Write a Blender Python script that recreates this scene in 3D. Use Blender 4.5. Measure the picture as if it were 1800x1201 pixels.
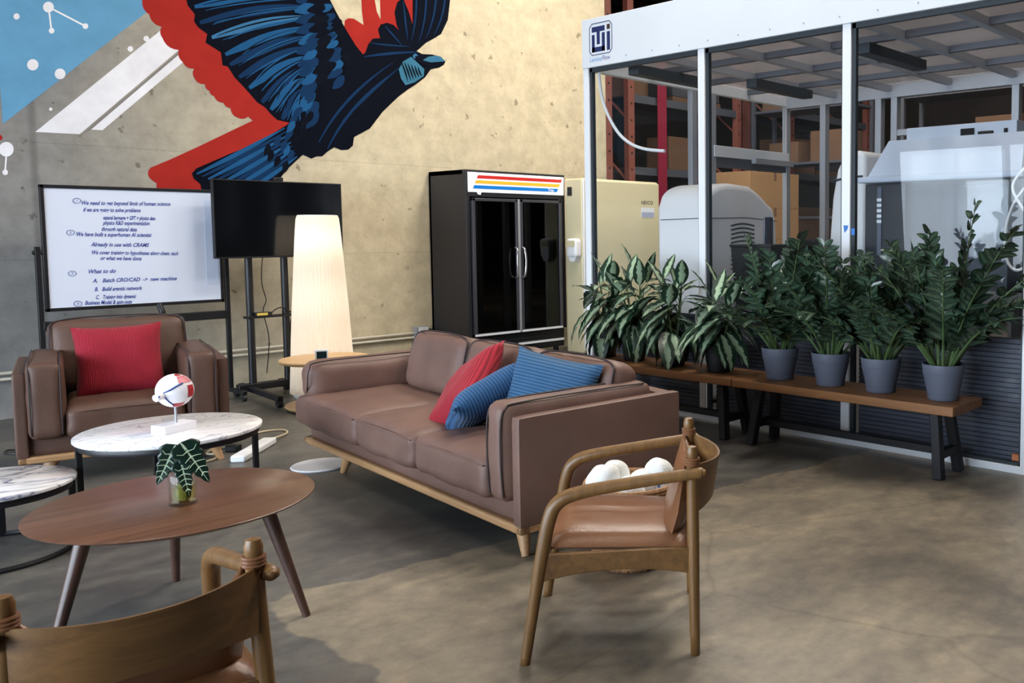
import bpy, bmesh, math, random
from mathutils import Vector, Matrix, Quaternion, noise as mnoise
PI = math.pi
rnd = random.Random(7)
scene = bpy.context.scene
COL = scene.collection
for o in list(bpy.data.objects):
    bpy.data.objects.remove(o)

# ------------------------------------------------------------------ camera
CAM_H = 1.45
YAW, PITCH, ROLL = math.radians(51.5015), math.radians(3.9624), math.radians(-0.0928)
FPX, CX, CY = 1563.316, 1317.059, 515.386
_f = Vector((math.sin(YAW) * math.cos(PITCH), math.cos(YAW) * math.cos(PITCH), -math.sin(PITCH)))
_r = Vector((math.cos(YAW), -math.sin(YAW), 0))
_u = _r.cross(_f)
_r2 = _r * math.cos(ROLL) + _u * math.sin(ROLL)
_u2 = -_r * math.sin(ROLL) + _u * math.cos(ROLL)
cam_data = bpy.data.cameras.new('camera')
cam = bpy.data.objects.new('camera', cam_data)
COL.objects.link(cam)
M = Matrix((_r2, _u2, -_f)).transposed().to_4x4()
M.translation = (0, 0, CAM_H)
cam.matrix_world = M
cam_data.sensor_fit = 'HORIZONTAL'
cam_data.sensor_width = 36
cam_data.lens = FPX / 1800 * 36
cam_data.shift_x = (900 - CX) / 1800
cam_data.shift_y = (CY - 600.5) / 1800
cam_data.clip_start = 0.05
cam_data.clip_end = 200
scene.camera = cam

# ------------------------------------------------------------------ view, world, light
scene.view_settings.view_transform = 'Standard'
scene.view_settings.look = 'None'
scene.view_settings.gamma = 1
scene.view_settings.use_curve_mapping = False
scene.view_settings.exposure = 0.1
scene.cycles.use_denoising = True
scene.cycles.max_bounces = 10
scene.cycles.transparent_max_bounces = 16
scene.cycles.caustics_reflective = False
scene.cycles.caustics_refractive = False
scene.cycles.sample_clamp_indirect = 6

world = bpy.data.worlds.new('world')
scene.world = world
world.use_nodes = True
nt = world.node_tree
nt.nodes.clear()
wo = nt.nodes.new('ShaderNodeOutputWorld')
bg = nt.nodes.new('ShaderNodeBackground')
tc = nt.nodes.new('ShaderNodeTexCoord')
sx = nt.nodes.new('ShaderNodeSeparateXYZ')
rp = nt.nodes.new('ShaderNodeValToRGB')
rp.color_ramp.elements[0].position = 0.46
rp.color_ramp.elements[0].color = (0.20, 0.20, 0.21, 1)
rp.color_ramp.elements[1].position = 0.54
rp.color_ramp.elements[1].color = (0.72, 0.86, 1.0, 1)
mp = nt.nodes.new('ShaderNodeMapRange')
mp.inputs[1].default_value = -1
mp.inputs[2].default_value = 1
nt.links.new(tc.outputs['Generated'], sx.inputs[0])
nt.links.new(sx.outputs['Z'], mp.inputs[0])
nt.links.new(mp.outputs[0], rp.inputs[0])
nt.links.new(rp.outputs[0], bg.inputs[0])
bg.inputs[1].default_value = 4.5
nt.links.new(bg.outputs[0], wo.inputs[0])


def area_light(name, loc, direction, sx_, sy_, power, color, portal=False, spread=PI):
    l = bpy.data.lights.new(name, 'AREA')
    l.shape = 'RECTANGLE'
    l.size, l.size_y = sx_, sy_
    l.energy = power
    l.color = color
    l.spread = spread
    if portal:
        l.cycles.is_portal = True
    o = bpy.data.objects.new(name, l)
    o.location = loc
    o.rotation_euler = Vector(direction).to_track_quat('-Z', 'Y').to_euler()
    COL.objects.link(o)
    return o


WIN_Y = [(-0.2, 1.6), (1.8, 3.8), (4.0, 6.15), (6.3, 8.3)]
WIN_Z = (0.25, 2.95)
for (a, b) in WIN_Y:      # daylight entering through the facade glazing
    area_light('window_daylight', (-4.93, (a + b) / 2, sum(WIN_Z) / 2), (1, 0.0, -0.12), b - a, WIN_Z[1] - WIN_Z[0],
               225, (0.76, 0.87, 1.0))
LAMPS = [(0.6, 1.2, 30), (0.6, 5.0, 40), (4.5, 1.6, 120), (4.5, 4.4, 110), (6.7, 2.2, 90), (6.7, 4.6, 120), (6.8, 7.0, 90), (10.5, 4.0, 60), (10.5, 7.5, 70), (14.5, 4.0, 60)]
for (x, y, pw) in LAMPS:      # unseen ceiling panels, partly added as fill light (fixtures built with the ceiling)
    area_light('unseen_ceiling_light', (x, y, 5.9), (0, 0, -1), 1.2, 0.6, pw, (1.0, 0.92, 0.82))
for x in (3.6, 5.4, 7.2):      # added warm lights without fixtures, brightening the back wall
    area_light('wall_fill_light', (x, 6.1, 5.4), (0, 1, -1.25), 0.5, 0.2, 9, (1.0, 0.90, 0.74), spread=math.radians(120))


# ------------------------------------------------------------------ helpers
def lin(c):
    return tuple(((v / 255) / 12.92 if v / 255 <= 0.04045 else ((v / 255 + 0.055) / 1.055) ** 2.4) for v in c)


def wall_pt(px, py, y=8.8):
    """where a sight line of the photograph meets the back wall"""
    d = _r2 * ((px - CX) / FPX) - _u2 * ((py - CY) / FPX) + _f
    p = Vector((0, 0, CAM_H)) + d * (y / d.y)
    return p.x, p.z


class MB:
    def __init__(self):
        self.bm = bmesh.new()
        self.uv = None

    def add(self, verts, faces, mtx=None):
        vs = [self.bm.verts.new(mtx @ Vector(v) if mtx else Vector(v)) for v in verts]
        out = []
        for f in faces:
            try:
                out.append(self.bm.faces.new([vs[i] for i in f]))
            except ValueError:
                pass
        return vs, out

    def box(self, lo, hi, mtx=None):
        x0, y0, z0 = lo
        x1, y1, z1 = hi
        v = [(x0, y0, z0), (x1, y0, z0), (x1, y1, z0), (x0, y1, z0), (x0, y0, z1), (x1, y0, z1), (x1, y1, z1), (x0, y1, z1)]
        f = [(3, 2, 1, 0), (4, 5, 6, 7), (0, 1, 5, 4), (1, 2, 6, 5), (2, 3, 7, 6), (3, 0, 4, 7)]
        self.add(v, f, mtx)
        return self

    def bar(self, a, b, w, h, up=(0, 0, 1)):
        a, b = Vector(a), Vector(b)
        d = b - a
        L = d.length
        d.normalize()
        s = d.cross(Vector(up))
        if s.length < 1e-4:
            s = Vector((1, 0, 0))
        s.normalize()
        u = s.cross(d)
        m = Matrix((s, d, u)).transposed().to_4x4()
        m.translation = a
        self.box((-w / 2, 0, -h / 2), (w / 2, L, h / 2), m)
        return self

    def tube(self, pts, r, seg=10, cap=True, smooth=0, flat=1.0):
        pts = [Vector(p) for p in pts]
        rs = list(r) if isinstance(r, (list, tuple)) else [r] * len(pts)
        if smooth and len(pts) > 2:
            q, qr = [], []
            n = len(pts)
            for i in range(n - 1):
                p0, p1, p2, p3 = pts[max(i - 1, 0)], pts[i], pts[i + 1], pts[min(i + 2, n - 1)]
                for k in range(smooth):
                    t = k / smooth
                    q.append(0.5 * ((2 * p1) + (-p0 + p2) * t + (2 * p0 - 5 * p1 + 4 * p2 - p3) * t * t + (-p0 + 3 * p1 - 3 * p2 + p3) * t ** 3))
                    qr.append(rs[i] * (1 - t) + rs[i + 1] * t)
            q.append(pts[-1])
            qr.append(rs[-1])
            pts, rs = q, qr
        n = len(pts)
        tang = []
        for i in range(n):
            t = pts[min(i + 1, n - 1)] - pts[max(i - 1, 0)]
            if t.length < 1e-9:
                t = Vector((0, 0, 1))
            tang.append(t.normalized())
        nrm = tang[0].orthogonal().normalized()
        rings = []
        for i in range(n):
            if i:
                nrm = tang[i - 1].rotation_difference(tang[i]) @ nrm
            nrm = (nrm - tang[i] * nrm.dot(tang[i])).normalized()
            bi = tang[i].cross(nrm)
            rings.append([self.bm.verts.new(pts[i] + (nrm * math.cos(2 * PI * k / seg) + bi * flat * math.sin(2 * PI * k / seg)) * rs[i]) for k in range(seg)])
        for i in range(n - 1):
            for k in range(seg):
                self.bm.faces.new((rings[i][k], rings[i][(k + 1) % seg], rings[i + 1][(k + 1) % seg], rings[i + 1][k]))
        if cap:
            self.bm.faces.new(rings[0][::-1])
            self.bm.faces.new(rings[-1])
        return self

    def ring(self, c, R, r, seg=48, tseg=8, ry=None):
        pts = []
        for k in range(seg):
            a = 2 * PI * k / seg
            pts.append(Vector((math.cos(a), math.sin(a), 0)))
        rings = []
        for p in pts:
            rings.append([self.bm.verts.new(Vector(c) + p * (R + r * math.cos(2 * PI * j / tseg)) + Vector((0, 0, (ry or r) * math.sin(2 * PI * j / tseg)))) for j in range(tseg)])
        for i in range(seg):
            for j in range(tseg):
                a, b = rings[i], rings[(i + 1) % seg]
                self.bm.faces.new((a[j], b[j], b[(j + 1) % tseg], a[(j + 1) % tseg]))
        return self

    def lathe(self, prof, seg=40, c=(0, 0, 0), mtx=None, fn=None):
        """prof: (radius, z) pairs from bottom to top; radius 0 closes"""
        c = Vector(c)
        rings = []
        for (r, z) in prof:
            if r <= 1e-6:
                p = c + Vector((0, 0, z))
                rings.append([self.bm.verts.new(mtx @ p if mtx else p)])
            else:
                ring = []
                for k in range(seg):
                    a = 2 * PI * k / seg
                    rr = r * (fn(a, z) if fn else 1)
                    p = c + Vector((rr * math.cos(a), rr * math.sin(a), z))
                    ring.append(self.bm.verts.new(mtx @ p if mtx else p))
                rings.append(ring)
        for A, B in zip(rings, rings[1:]):
            if len(A) == 1 and len(B) == 1:
                continue
            for k in range(seg):
                k2 = (k + 1) % seg
                if len(A) == 1:
                    self.bm.faces.new((A[0], B[k2], B[k]))
                elif len(B) == 1:
                    self.bm.faces.new((A[k], A[k2], B[0]))
                else:
                    self.bm.faces.new((A[k], A[k2], B[k2], B[k]))
        return self

    def cushion(self, lo, hi, r=0.04, puff=0.02, n=12, mtx=None, wrinkle=0.0, seed=0, puff_axis=2, both=True, sag=0.0):
        """soft rounded box between lo and hi, crowned along one axis"""
        lo, hi = Vector(lo), Vector(hi)
        c, h = (lo + hi) / 2, (hi - lo) / 2
        r = min(r, min(h) * 0.98)
        cache = {}

        def vert(u):
            key = tuple(round(t, 5) for t in u)
            if key in cache:
                return cache[key]
            p = Vector((u[0] * h.x, u[1] * h.y, u[2] * h.z))
            inner = Vector(tuple(max(-h[i] + r, min(h[i] - r, p[i])) for i in range(3)))
            d = p - inner
            if d.length > 1e-9:
                d = d.normalized() * r
            q = inner + d
            ax = puff_axis
            o1, o2 = [i for i in range(3) if i != ax]
            w = (1 - (q[o1] / h[o1]) ** 2) * (1 - (q[o2] / h[o2]) ** 2)
            w = max(w, 0) ** 0.6
            s = q[ax] / h[ax]
            if both or s > 0:
                q[ax] += puff * w * s
            if wrinkle:
                nv = mnoise.noise(Vector((q.x * 6 + seed, q.y * 6, q.z * 6))) + 0.5 * mnoise.noise(Vector((q.x * 15 + seed, q.y * 15, q.z * 15)))
                q += Vector((p.x / h.x, p.y / h.y, p.z / h.z)).normalized() * nv * wrinkle
            if sag:
                q.z -= sag * max(0, 1 - (q.x / h.x) ** 2)
            q = c + q
            v = self.bm.verts.new(mtx @ q if mtx else q)
            cache[key] = v
            return v

        for ax in range(3):
            for s in (-1, 1):
                for i in range(n):
                    for j in range(n):
                        quad = []
                        for (a, b) in ((i, j), (i + 1, j), (i + 1, j + 1), (i, j + 1)):
                            u = [0, 0, 0]
                            u[ax] = s
                            u[(ax + 1) % 3] = -math.cos(PI * a / n) * 0.35 + (-1 + 2 * a / n) * 0.65
                            u[(ax + 2) % 3] = -math.cos(PI * b / n) * 0.35 + (-1 + 2 * b / n) * 0.65
                            quad.append(vert(u))
                        if s < 0:
                            quad.reverse()
                        try:
                            self.bm.faces.new(quad)
                        except ValueError:
                            pass
        return self

    def prism(self, pts, lo, hi, axis='z', mtx=None):
        """extruded outline; pts are 2D; axis is the extrusion axis"""
        def P(a, b, t):
            return {'z': (a, b, t), 'y': (a, t, b), 'x': (t, a, b)}[axis]
        n = len(pts)
        v = [P(a, b, lo) for a, b in pts] + [P(a, b, hi) for a, b in pts]
        f = [tuple(range(n))[::-1], tuple(range(n, 2 * n))] + [(i, (i + 1) % n, n + (i + 1) % n, n + i) for i in range(n)]
        self.add(v, f, mtx)
        return self

    def build(self, name, m, parent=None, smooth=True, bevel=0.0, seg=2, angle=40, solid=0.0, subsurf=0):
        bm = self.bm
        bmesh.ops.recalc_face_normals(bm, faces=bm.faces)
        me = bpy.data.meshes.new(name)
        bm.to_mesh(me)
        bm.free()
        me.materials.append(m)
        if smooth:
            for p in me.polygons:
                p.use_smooth = True
            try:
                me.set_sharp_from_angle(angle=math.radians(angle))
            except Exception:
                pass
        o = bpy.data.objects.new(name, me)
        COL.objects.link(o)
        if parent:
            o.parent = parent
        if solid:
            md = o.modifiers.new('solid', 'SOLIDIFY')
            md.thickness = solid
            md.offset = 0
        if bevel:
            md = o.modifiers.new('bevel', 'BEVEL')
            md.width = bevel
            md.segments = seg
            md.limit_method = 'ANGLE'
            md.angle_limit = math.radians(35)
            md.harden_normals = False
        if subsurf:
            md = o.modifiers.new('sub', 'SUBSURF')
            md.levels = md.render_levels = subsurf
        return o


def thing(name, label, cat, loc=(0, 0, 0), rotz=0.0, group=None):
    o = bpy.data.objects.new(name, None)
    o.empty_display_size = 0.1
    COL.objects.link(o)
    o.location = loc
    o.rotation_euler = (0, 0, rotz)
    o['label'] = label
    o['category'] = cat
    if group:
        o['group'] = group
    return o


def tag(o, label, cat, group=None):
    o['label'] = label
    o['category'] = cat
    if group:
        o['group'] = group
    return o


def struct(o, label=None, cat=None):
    o['kind'] = 'structure'
    if label:
        o['label'] = label
        o['category'] = cat
    return o


def copy_tree(o, parent=None):
    c = o.copy()
    COL.objects.link(c)
    if parent:
        c.parent = parent
    for ch in list(o.children):
        copy_tree(ch, c)
    return c


def text_mesh(mb, string, size, mtx, shear=0.0, align='LEFT', bold=0.0, depth=0.0, font_space=1.0):
    cu = bpy.data.curves.new('txt', 'FONT')
    cu.body = string
    cu.size = size
    cu.shear = shear
    cu.align_x = align
    cu.offset = bold
    cu.extrude = depth
    cu.space_character = font_space
    cu.resolution_u = 3
    ob = bpy.data.objects.new('txt', cu)
    COL.objects.link(ob)
    dg = bpy.context.evaluated_depsgraph_get()
    me = bpy.data.meshes.new_from_object(ob.evaluated_get(dg))
    bpy.data.objects.remove(ob)
    mb.add([v.co for v in me.vertices], [tuple(p.vertices) for p in me.polygons], mtx)
    bpy.data.meshes.remove(me)
    bpy.data.curves.remove(cu)


# ------------------------------------------------------------------ materials
def new_mat(name):
    m = bpy.data.materials.new(name)
    m.use_nodes = True
    t = m.node_tree
    b = t.nodes['Principled BSDF']
    return m, t, b


def mat(name, rgb, rough=0.5, metal=0.0, var=0.0, vscale=6.0, bump=0.0, bscale=60.0, spec=0.5, coat=0.0, stretch=(1, 1, 1), emit=0.0, sheen=0.0, hue2=None):
    m, t, b = new_mat(name)
    c = lin(rgb)
    b.inputs['Base Color'].default_value = (*c, 1)
    b.inputs['Roughness'].default_value = rough
    b.inputs['Metallic'].default_value = metal
    b.inputs['Specular IOR Level'].default_value = spec
    if coat:
        b.inputs['Coat Weight'].default_value = coat
        b.inputs['Coat Roughness'].default_value = 0.15
    if sheen:
        b.inputs['Sheen Weight'].default_value = sheen
    if emit:
        b.inputs['Emission Color'].default_value = (*c, 1)
        b.inputs['Emission Strength'].default_value = emit
    L = t.links.new
    if var or bump or hue2:
        co = t.nodes.new('ShaderNodeTexCoord')
        mpn = t.nodes.new('ShaderNodeMapping')
        mpn.inputs['Scale'].default_value = stretch
        L(co.outputs['Object'], mpn.inputs[0])
    if var or hue2:
        n = t.nodes.new('ShaderNodeTexNoise')
        n.inputs['Scale'].default_value = vscale
        n.inputs['Detail'].default_value = 6
        n.inputs['Roughness'].default_value = 0.6
        L(mpn.outputs[0], n.inputs['Vector'])
        r = t.nodes.new('ShaderNodeValToRGB')
        r.color_ramp.elements[0].position = 0.3
        r.color_ramp.elements[1].position = 0.7
        c2 = lin(hue2) if hue2 else tuple(min(1, v * (1 + var)) for v in c)
        c1 = c if hue2 else tuple(v * (1 - var) for v in c)
        r.color_ramp.elements[0].color = (*c1, 1)
        r.color_ramp.elements[1].color = (*c2, 1)
        L(n.outputs['Fac'], r.inputs[0])
        L(r.outputs[0], b.inputs['Base Color'])
        if emit:
            L(r.outputs[0], b.inputs['Emission Color'])
    if bump:
        n2 = t.nodes.new('ShaderNodeTexNoise')
        n2.inputs['Scale'].default_value = bscale
        n2.inputs['Detail'].default_value = 4
        L(mpn.outputs[0], n2.inputs['Vector'])
        bp = t.nodes.new('ShaderNodeBump')
        bp.inputs['Strength'].default_value = bump
        bp.inputs['Distance'].default_value = 0.01
        L(n2.outputs['Fac'], bp.inputs['Height'])
        L(bp.outputs[0], b.inputs['Normal'])
    return m


def wood(name, dark, light, axis=0, rough=0.42, scale=1.0, contrast=1.0):
    m, t, b = new_mat(name)
    L = t.links.new
    co = t.nodes.new('ShaderNodeTexCoord')
    mpn = t.nodes.new('ShaderNodeMapping')
    s = [14 * scale] * 3
    s[axis] = 0.9 * scale
    mpn.inputs['Scale'].default_value = s
    L(co.outputs['Object'], mpn.inputs[0])
    n = t.nodes.new('ShaderNodeTexNoise')
    n.inputs['Scale'].default_value = 2.2
    n.inputs['Detail'].default_value = 8
    n.inputs['Roughness'].default_value = 0.65
    n.inputs['Distortion'].default_value = 0.6
    L(mpn.outputs[0], n.inputs['Vector'])
    r = t.nodes.new('ShaderNodeValToRGB')
    r.color_ramp.elements[0].position = 0.5 - 0.22 / contrast
    r.color_ramp.elements[1].position = 0.5 + 0.22 / contrast
    r.color_ramp.elements[0].color = (*lin(dark), 1)
    r.color_ramp.elements[1].color = (*lin(light), 1)
    L(n.outputs['Fac'], r.inputs[0])
    L(r.outputs[0], b.inputs['Base Color'])
    b.inputs['Roughness'].default_value = rough
    bp = t.nodes.new('ShaderNodeBump')
    bp.inputs['Strength'].default_value = 0.08
    bp.inputs['Distance'].default_value = 0.004
    L(n.outputs['Fac'], bp.inputs['Height'])
    L(bp.outputs[0], b.inputs['Normal'])
    return m


def marble(name, vein, amount):
    m, t, b = new_mat(name)
    L = t.links.new
    co = t.nodes.new('ShaderNodeTexCoord')
    mpn = t.nodes.new('ShaderNodeMapping')
    mpn.inputs['Scale'].default_value = (2.2, 5.5, 3)
    mpn.inputs['Rotation'].default_value = (0, 0, 0.75)
    L(co.outputs['Object'], mpn.inputs[0])
    n = t.nodes.new('ShaderNodeTexNoise')
    n.inputs['Scale'].default_value = 1.3
    n.inputs['Detail'].default_value = 7
    n.inputs['Distortion'].default_value = 1.4
    L(mpn.outputs[0], n.inputs['Vector'])
    ma = t.nodes.new('ShaderNodeMath')
    ma.operation = 'SUBTRACT'
    ma.inputs[1].default_value = 0.5
    L(n.outputs['Fac'], ma.inputs[0])
    ab = t.nodes.new('ShaderNodeMath')
    ab.operation = 'ABSOLUTE'
    L(ma.outputs[0], ab.inputs[0])
    r = t.nodes.new('ShaderNodeValToRGB')
    r.color_ramp.elements[0].position = 0.0
    r.color_ramp.elements[0].color = (*lin(vein), 1)
    r.color_ramp.elements[1].position = amount
    r.color_ramp.elements[1].color = (*lin((236, 236, 240)), 1)
    e = r.color_ramp.elements.new(amount * 0.35)
    e.color = (*lin((205, 205, 214)), 1)
    L(ab.outputs[0], r.inputs[0])
    L(r.outputs[0], b.inputs['Base Color'])
    b.inputs['Roughness'].default_value = 0.16
    return m


def corduroy(name, rgb, axis=0, count=70):
    m, t, b = new_mat(name)
    L = t.links.new
    co = t.nodes.new('ShaderNodeTexCoord')
    sp = t.nodes.new('ShaderNodeSeparateXYZ')
    L(co.outputs['Object'], sp.inputs[0])
    mu = t.nodes.new('ShaderNodeMath')
    mu.operation = 'MULTIPLY'
    mu.inputs[1].default_value = count * 2 * PI
    L(sp.outputs[axis], mu.inputs[0])
    si = t.nodes.new('ShaderNodeMath')
    si.operation = 'SINE'
    L(mu.outputs[0], si.inputs[0])
    mr = t.nodes.new('ShaderNodeMapRange')
    mr.inputs[1].default_value = -1
    L(si.outputs[0], mr.inputs[0])
    r = t.nodes.new('ShaderNodeValToRGB')
    c = lin(rgb)
    r.color_ramp.elements[0].color = (*[v * 0.55 for v in c], 1)
    r.color_ramp.elements[1].color = (*[min(1, v * 1.2) for v in c], 1)
    r.color_ramp.elements[1].position = 0.6
    L(mr.outputs[0], r.inputs[0])
    L(r.outputs[0], b.inputs['Base Color'])
    b.inputs['Roughness'].default_value = 0.85
    b.inputs['Sheen Weight'].default_value = 0.08
    b.inputs['Specular IOR Level'].default_value = 0.2
    bp = t.nodes.new('ShaderNodeBump')
    bp.inputs['Strength'].default_value = 0.5
    bp.inputs['Distance'].default_value = 0.004
    L(mr.outputs[0], bp.inputs['Height'])
    L(bp.outputs[0], b.inputs['Normal'])
    return m


def glass(name, tint=(1, 1, 1), rough=0.0, ior=1.45, transp=0.93):
    """thin pane: mostly see-through, mirror reflection by Fresnel"""
    m, t, b = new_mat(name)
    L = t.links.new
    t.nodes.remove(b)
    out = t.nodes['Material Output']
    tr = t.nodes.new('ShaderNodeBsdfTransparent')
    tr.inputs[0].default_value = (*[transp * v for v in tint], 1)
    gl = t.nodes.new('ShaderNodeBsdfGlossy')
    gl.inputs['Roughness'].default_value = rough
    lw = t.nodes.new('ShaderNodeLayerWeight')      # same on both faces of the thin pane
    pw = t.nodes.new('ShaderNodeMath')
    pw.operation = 'POWER'
    pw.inputs[1].default_value = 5
    L(lw.outputs['Facing'], pw.inputs[0])
    f0 = ((ior - 1) / (ior + 1)) ** 2
    fr = t.nodes.new('ShaderNodeMath')
    fr.operation = 'MULTIPLY_ADD'
    fr.inputs[1].default_value = (1 - f0) * 0.6
    fr.inputs[2].default_value = f0
    L(pw.outputs[0], fr.inputs[0])
    mx = t.nodes.new('ShaderNodeMixShader')
    L(fr.outputs[0], mx.inputs[0])
    L(tr.outputs[0], mx.inputs[1])
    L(gl.outputs[0], mx.inputs[2])
    L(mx.outputs[0], out.inputs[0])
    return m


def leaf_mat(name, edge, mid, midw=0.45, rib=None, rough=0.35):
    """leaf colour by its own UV: v across the blade (0.5 is the midrib)"""
    m, t, b = new_mat(name)
    L = t.links.new
    uv = t.nodes.new('ShaderNodeUVMap')
    sp = t.nodes.new('ShaderNodeSeparateXYZ')
    L(uv.outputs[0], sp.inputs[0])
    a = t.nodes.new('ShaderNodeMath')
    a.operation = 'SUBTRACT'
    a.inputs[1].default_value = 0.5
    L(sp.outputs['Y'], a.inputs[0])
    ab = t.nodes.new('ShaderNodeMath')
    ab.operation = 'ABSOLUTE'
    L(a.outputs[0], ab.inputs[0])
    n = t.nodes.new('ShaderNodeTexNoise')
    n.inputs['Scale'].default_value = 30
    n.inputs['Detail'].default_value = 4
    co = t.nodes.new('ShaderNodeTexCoord')
    L(co.outputs['Object'], n.inputs['Vector'])
    md = t.nodes.new('ShaderNodeMath')
    md.operation = 'MULTIPLY_ADD'
    md.inputs[1].default_value = 0.5
    md.inputs[2].default_value = -0.25
    L(n.outputs['Fac'], md.inputs[0])
    ad = t.nodes.new('ShaderNodeMath')
    ad.operation = 'ADD'
    L(ab.outputs[0], ad.inputs[0])
    L(md.outputs[0], ad.inputs[1])
    r = t.nodes.new('ShaderNodeValToRGB')
    els = r.color_ramp.elements
    els[0].position = midw * 0.72
    els[0].color = (*lin(mid), 1)
    els[1].position = midw
    els[1].color = (*lin(edge), 1)
    if rib:
        e = els.new(0.02)
        e.color = (*lin(rib), 1)
        e = els.new(0.055)
        e.color = (*lin(mid), 1)
    L(ad.outputs[0] if not rib else ab.outputs[0], r.inputs[0])
    L(r.outputs[0], b.inputs['Base Color'])
    b.inputs['Roughness'].default_value = rough
    b.inputs['Specular IOR Level'].default_value = 0.5
    return m


MT = {}
MT['leather'] = mat('brown_leather', (112, 86, 77), 0.5, var=0.16, vscale=2.5, bump=0.12, bscale=130, spec=0.35)
MT['leather_dark'] = mat('dark_brown_leather', (88, 64, 54), 0.5, var=0.10, vscale=3, bump=0.12, bscale=130, spec=0.35)
MT['piping'] = mat('dark_piping', (46, 33, 33), 0.6)
MT['tan'] = mat('tan_leather', (120, 80, 53), 0.33, var=0.08, vscale=4, bump=0.10, bscale=90, spec=0.45)
MT['oak'] = wood('oak_wood', (92, 64, 34), (130, 94, 52), axis=2, rough=0.4)
MT['oak_x'] = wood('oak_wood_across', (90, 62, 34), (126, 90, 50), axis=0, rough=0.42)
MT['sofa_wood'] = wood('sofa_wood', (158, 118, 80), (190, 150, 108), axis=0, rough=0.45)
MT['walnut'] = wood('walnut_wood', (78, 50, 37), (112, 76, 56), axis=0, rough=0.32, scale=0.7)
MT['walnut_leg'] = wood('walnut_leg_wood', (56, 37, 30), (80, 54, 44), axis=2, rough=0.4)
MT['bench'] = wood('bench_wood', (104, 68, 38), (154, 106, 64), axis=1, rough=0.5, scale=0.8)
MT['pale_wood'] = wood('pale_ash_wood', (196, 158, 112), (220, 184, 138), axis=0, rough=0.5)
MT['black'] = mat('black_metal', (22, 23, 27), 0.45, spec=0.4)
MT['black_soft'] = mat('black_plastic', (20, 21, 24), 0.55, spec=0.35)
MT['bench_black'] = mat('black_painted_wood', (24, 26, 32), 0.6, var=0.1, vscale=20)
MT['screen'] = mat('screen_black', (7, 8, 12), 0.12, spec=0.5)
MT['white_frame'] = mat('white_enamel', (226, 230, 236), 0.35)
MT['header'] = mat('white_panel', (214, 220, 226), 0.5, var=0.03, vscale=1.2)
MT['gasket'] = mat('dark_gasket', (34, 44, 52), 0.6)
MT['alu'] = mat('grey_aluminium', (168, 172, 180), 0.4, metal=0.3)
MT['alu_dark'] = mat('dark_grey_aluminium', (92, 96, 106), 0.45, metal=0.2)
MT['marble_a'] = marble('white_marble', (168, 170, 184), 0.024)
MT['marble_b'] = marble('veined_marble', (106, 112, 140), 0.085)
MT['red_cord'] = corduroy('red_corduroy', (148, 32, 48), axis=0, count=110)
MT['red_cord2'] = corduroy('red_wide_corduroy', (146, 30, 44), axis=0, count=62)
MT['blue_cord'] = corduroy('blue_corduroy', (52, 88, 122), axis=1, count=62)
MT['blue_cord2'] = corduroy('blue_wide_corduroy', (44, 82, 122), axis=1, count=62)
MT['pot_grey'] = mat('slate_grey_plastic', (88, 94, 110), 0.6, var=0.05, vscale=8)
MT['pot_black'] = mat('black_nursery_plastic', (18, 20, 24), 0.5)
MT['soil'] = mat('potting_soil', (36, 28, 22), 0.95, var=0.4, vscale=60, bump=0.8, bscale=90)
MT['agl'] = leaf_mat('silver_variegated_leaf', (26, 50, 36), (150, 172, 142), midw=0.24, rough=0.38)
MT['zz'] = leaf_mat('dark_glossy_leaf', (42, 60, 48), (68, 88, 68), midw=0.2, rough=0.24)
MT['alo'] = leaf_mat('black_green_leaf', (20, 44, 36), (18, 40, 34), midw=0.3, rib=(186, 208, 180), rough=0.3)
MT['vein'] = mat('pale_leaf_vein', (178, 202, 172), 0.45)
MT['stem_green'] = mat('green_stem', (66, 88, 50), 0.5, var=0.25, vscale=14)
MT['glass'] = glass('clear_glass', (0.98, 1, 0.99), rough=0.08, ior=1.35, transp=0.97)
MT['pane'] = glass('clean_room_glass', (0.975, 0.985, 0.99), ior=1.27, transp=0.985)
MT['facade_glass'] = glass('facade_glass', (0.96, 1, 1), ior=1.3, transp=0.97)
MT['fridge_black'] = mat('black_powder_coat', (34, 34, 40), 0.5, var=0.06, vscale=2)
MT['sign_white'] = mat('lit_white_sign', (232, 234, 240), 0.4, emit=0.3)
MT['sign_red'] = mat('sign_red', (188, 40, 36), 0.4, emit=0.25)
MT['sign_yellow'] = mat('sign_yellow', (226, 172, 50), 0.4, emit=0.25)
MT['sign_blue'] = mat('sign_blue', (10, 112, 196), 0.4, emit=0.25)
MT['chrome'] = mat('brushed_chrome', (190, 190, 194), 0.25, metal=0.9)
MT['cream'] = mat('cream_enamel', (214, 204, 168), 0.45, var=0.04, vscale=1.5)
MT['offwhite'] = mat('off_white_plastic', (232, 233, 236), 0.45)
MT['dark_blue'] = mat('navy_print', (20, 36, 88), 0.5)
MT['brown_print'] = mat('dark_brown_print', (52, 28, 22), 0.5)
MT['light_blue'] = mat('light_blue_print', (120, 166, 206), 0.5)
MT['violet_print'] = mat('violet_print', (120, 110, 160), 0.5)
MT['marker'] = mat('blue_marker', (44, 66, 150), 0.6)
MT['board'] = mat('whiteboard_enamel', (214, 222, 240), 0.18, spec=0.5)
MT['slat'] = mat('slate_slat', (68, 73, 88), 0.45, var=0.08, vscale=3)
MT['card'] = mat('cardboard', (160, 124, 86), 0.85, var=0.08, vscale=3)
MT['card_dark'] = mat('worn_cardboard', (112, 84, 64), 0.85, var=0.10, vscale=3)
MT['rack_red'] = mat('rack_orange_red', (150, 88, 76), 0.55, var=0.08, vscale=4)
MT['rack_crimson'] = mat('crimson_strap', (150, 26, 60), 0.6)
MT['wares'] = mat('dark_wares', (74, 74, 84), 0.6, var=0.3, vscale=5)
MT['white_cable'] = mat('white_cable', (230, 232, 236), 0.45)
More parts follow.
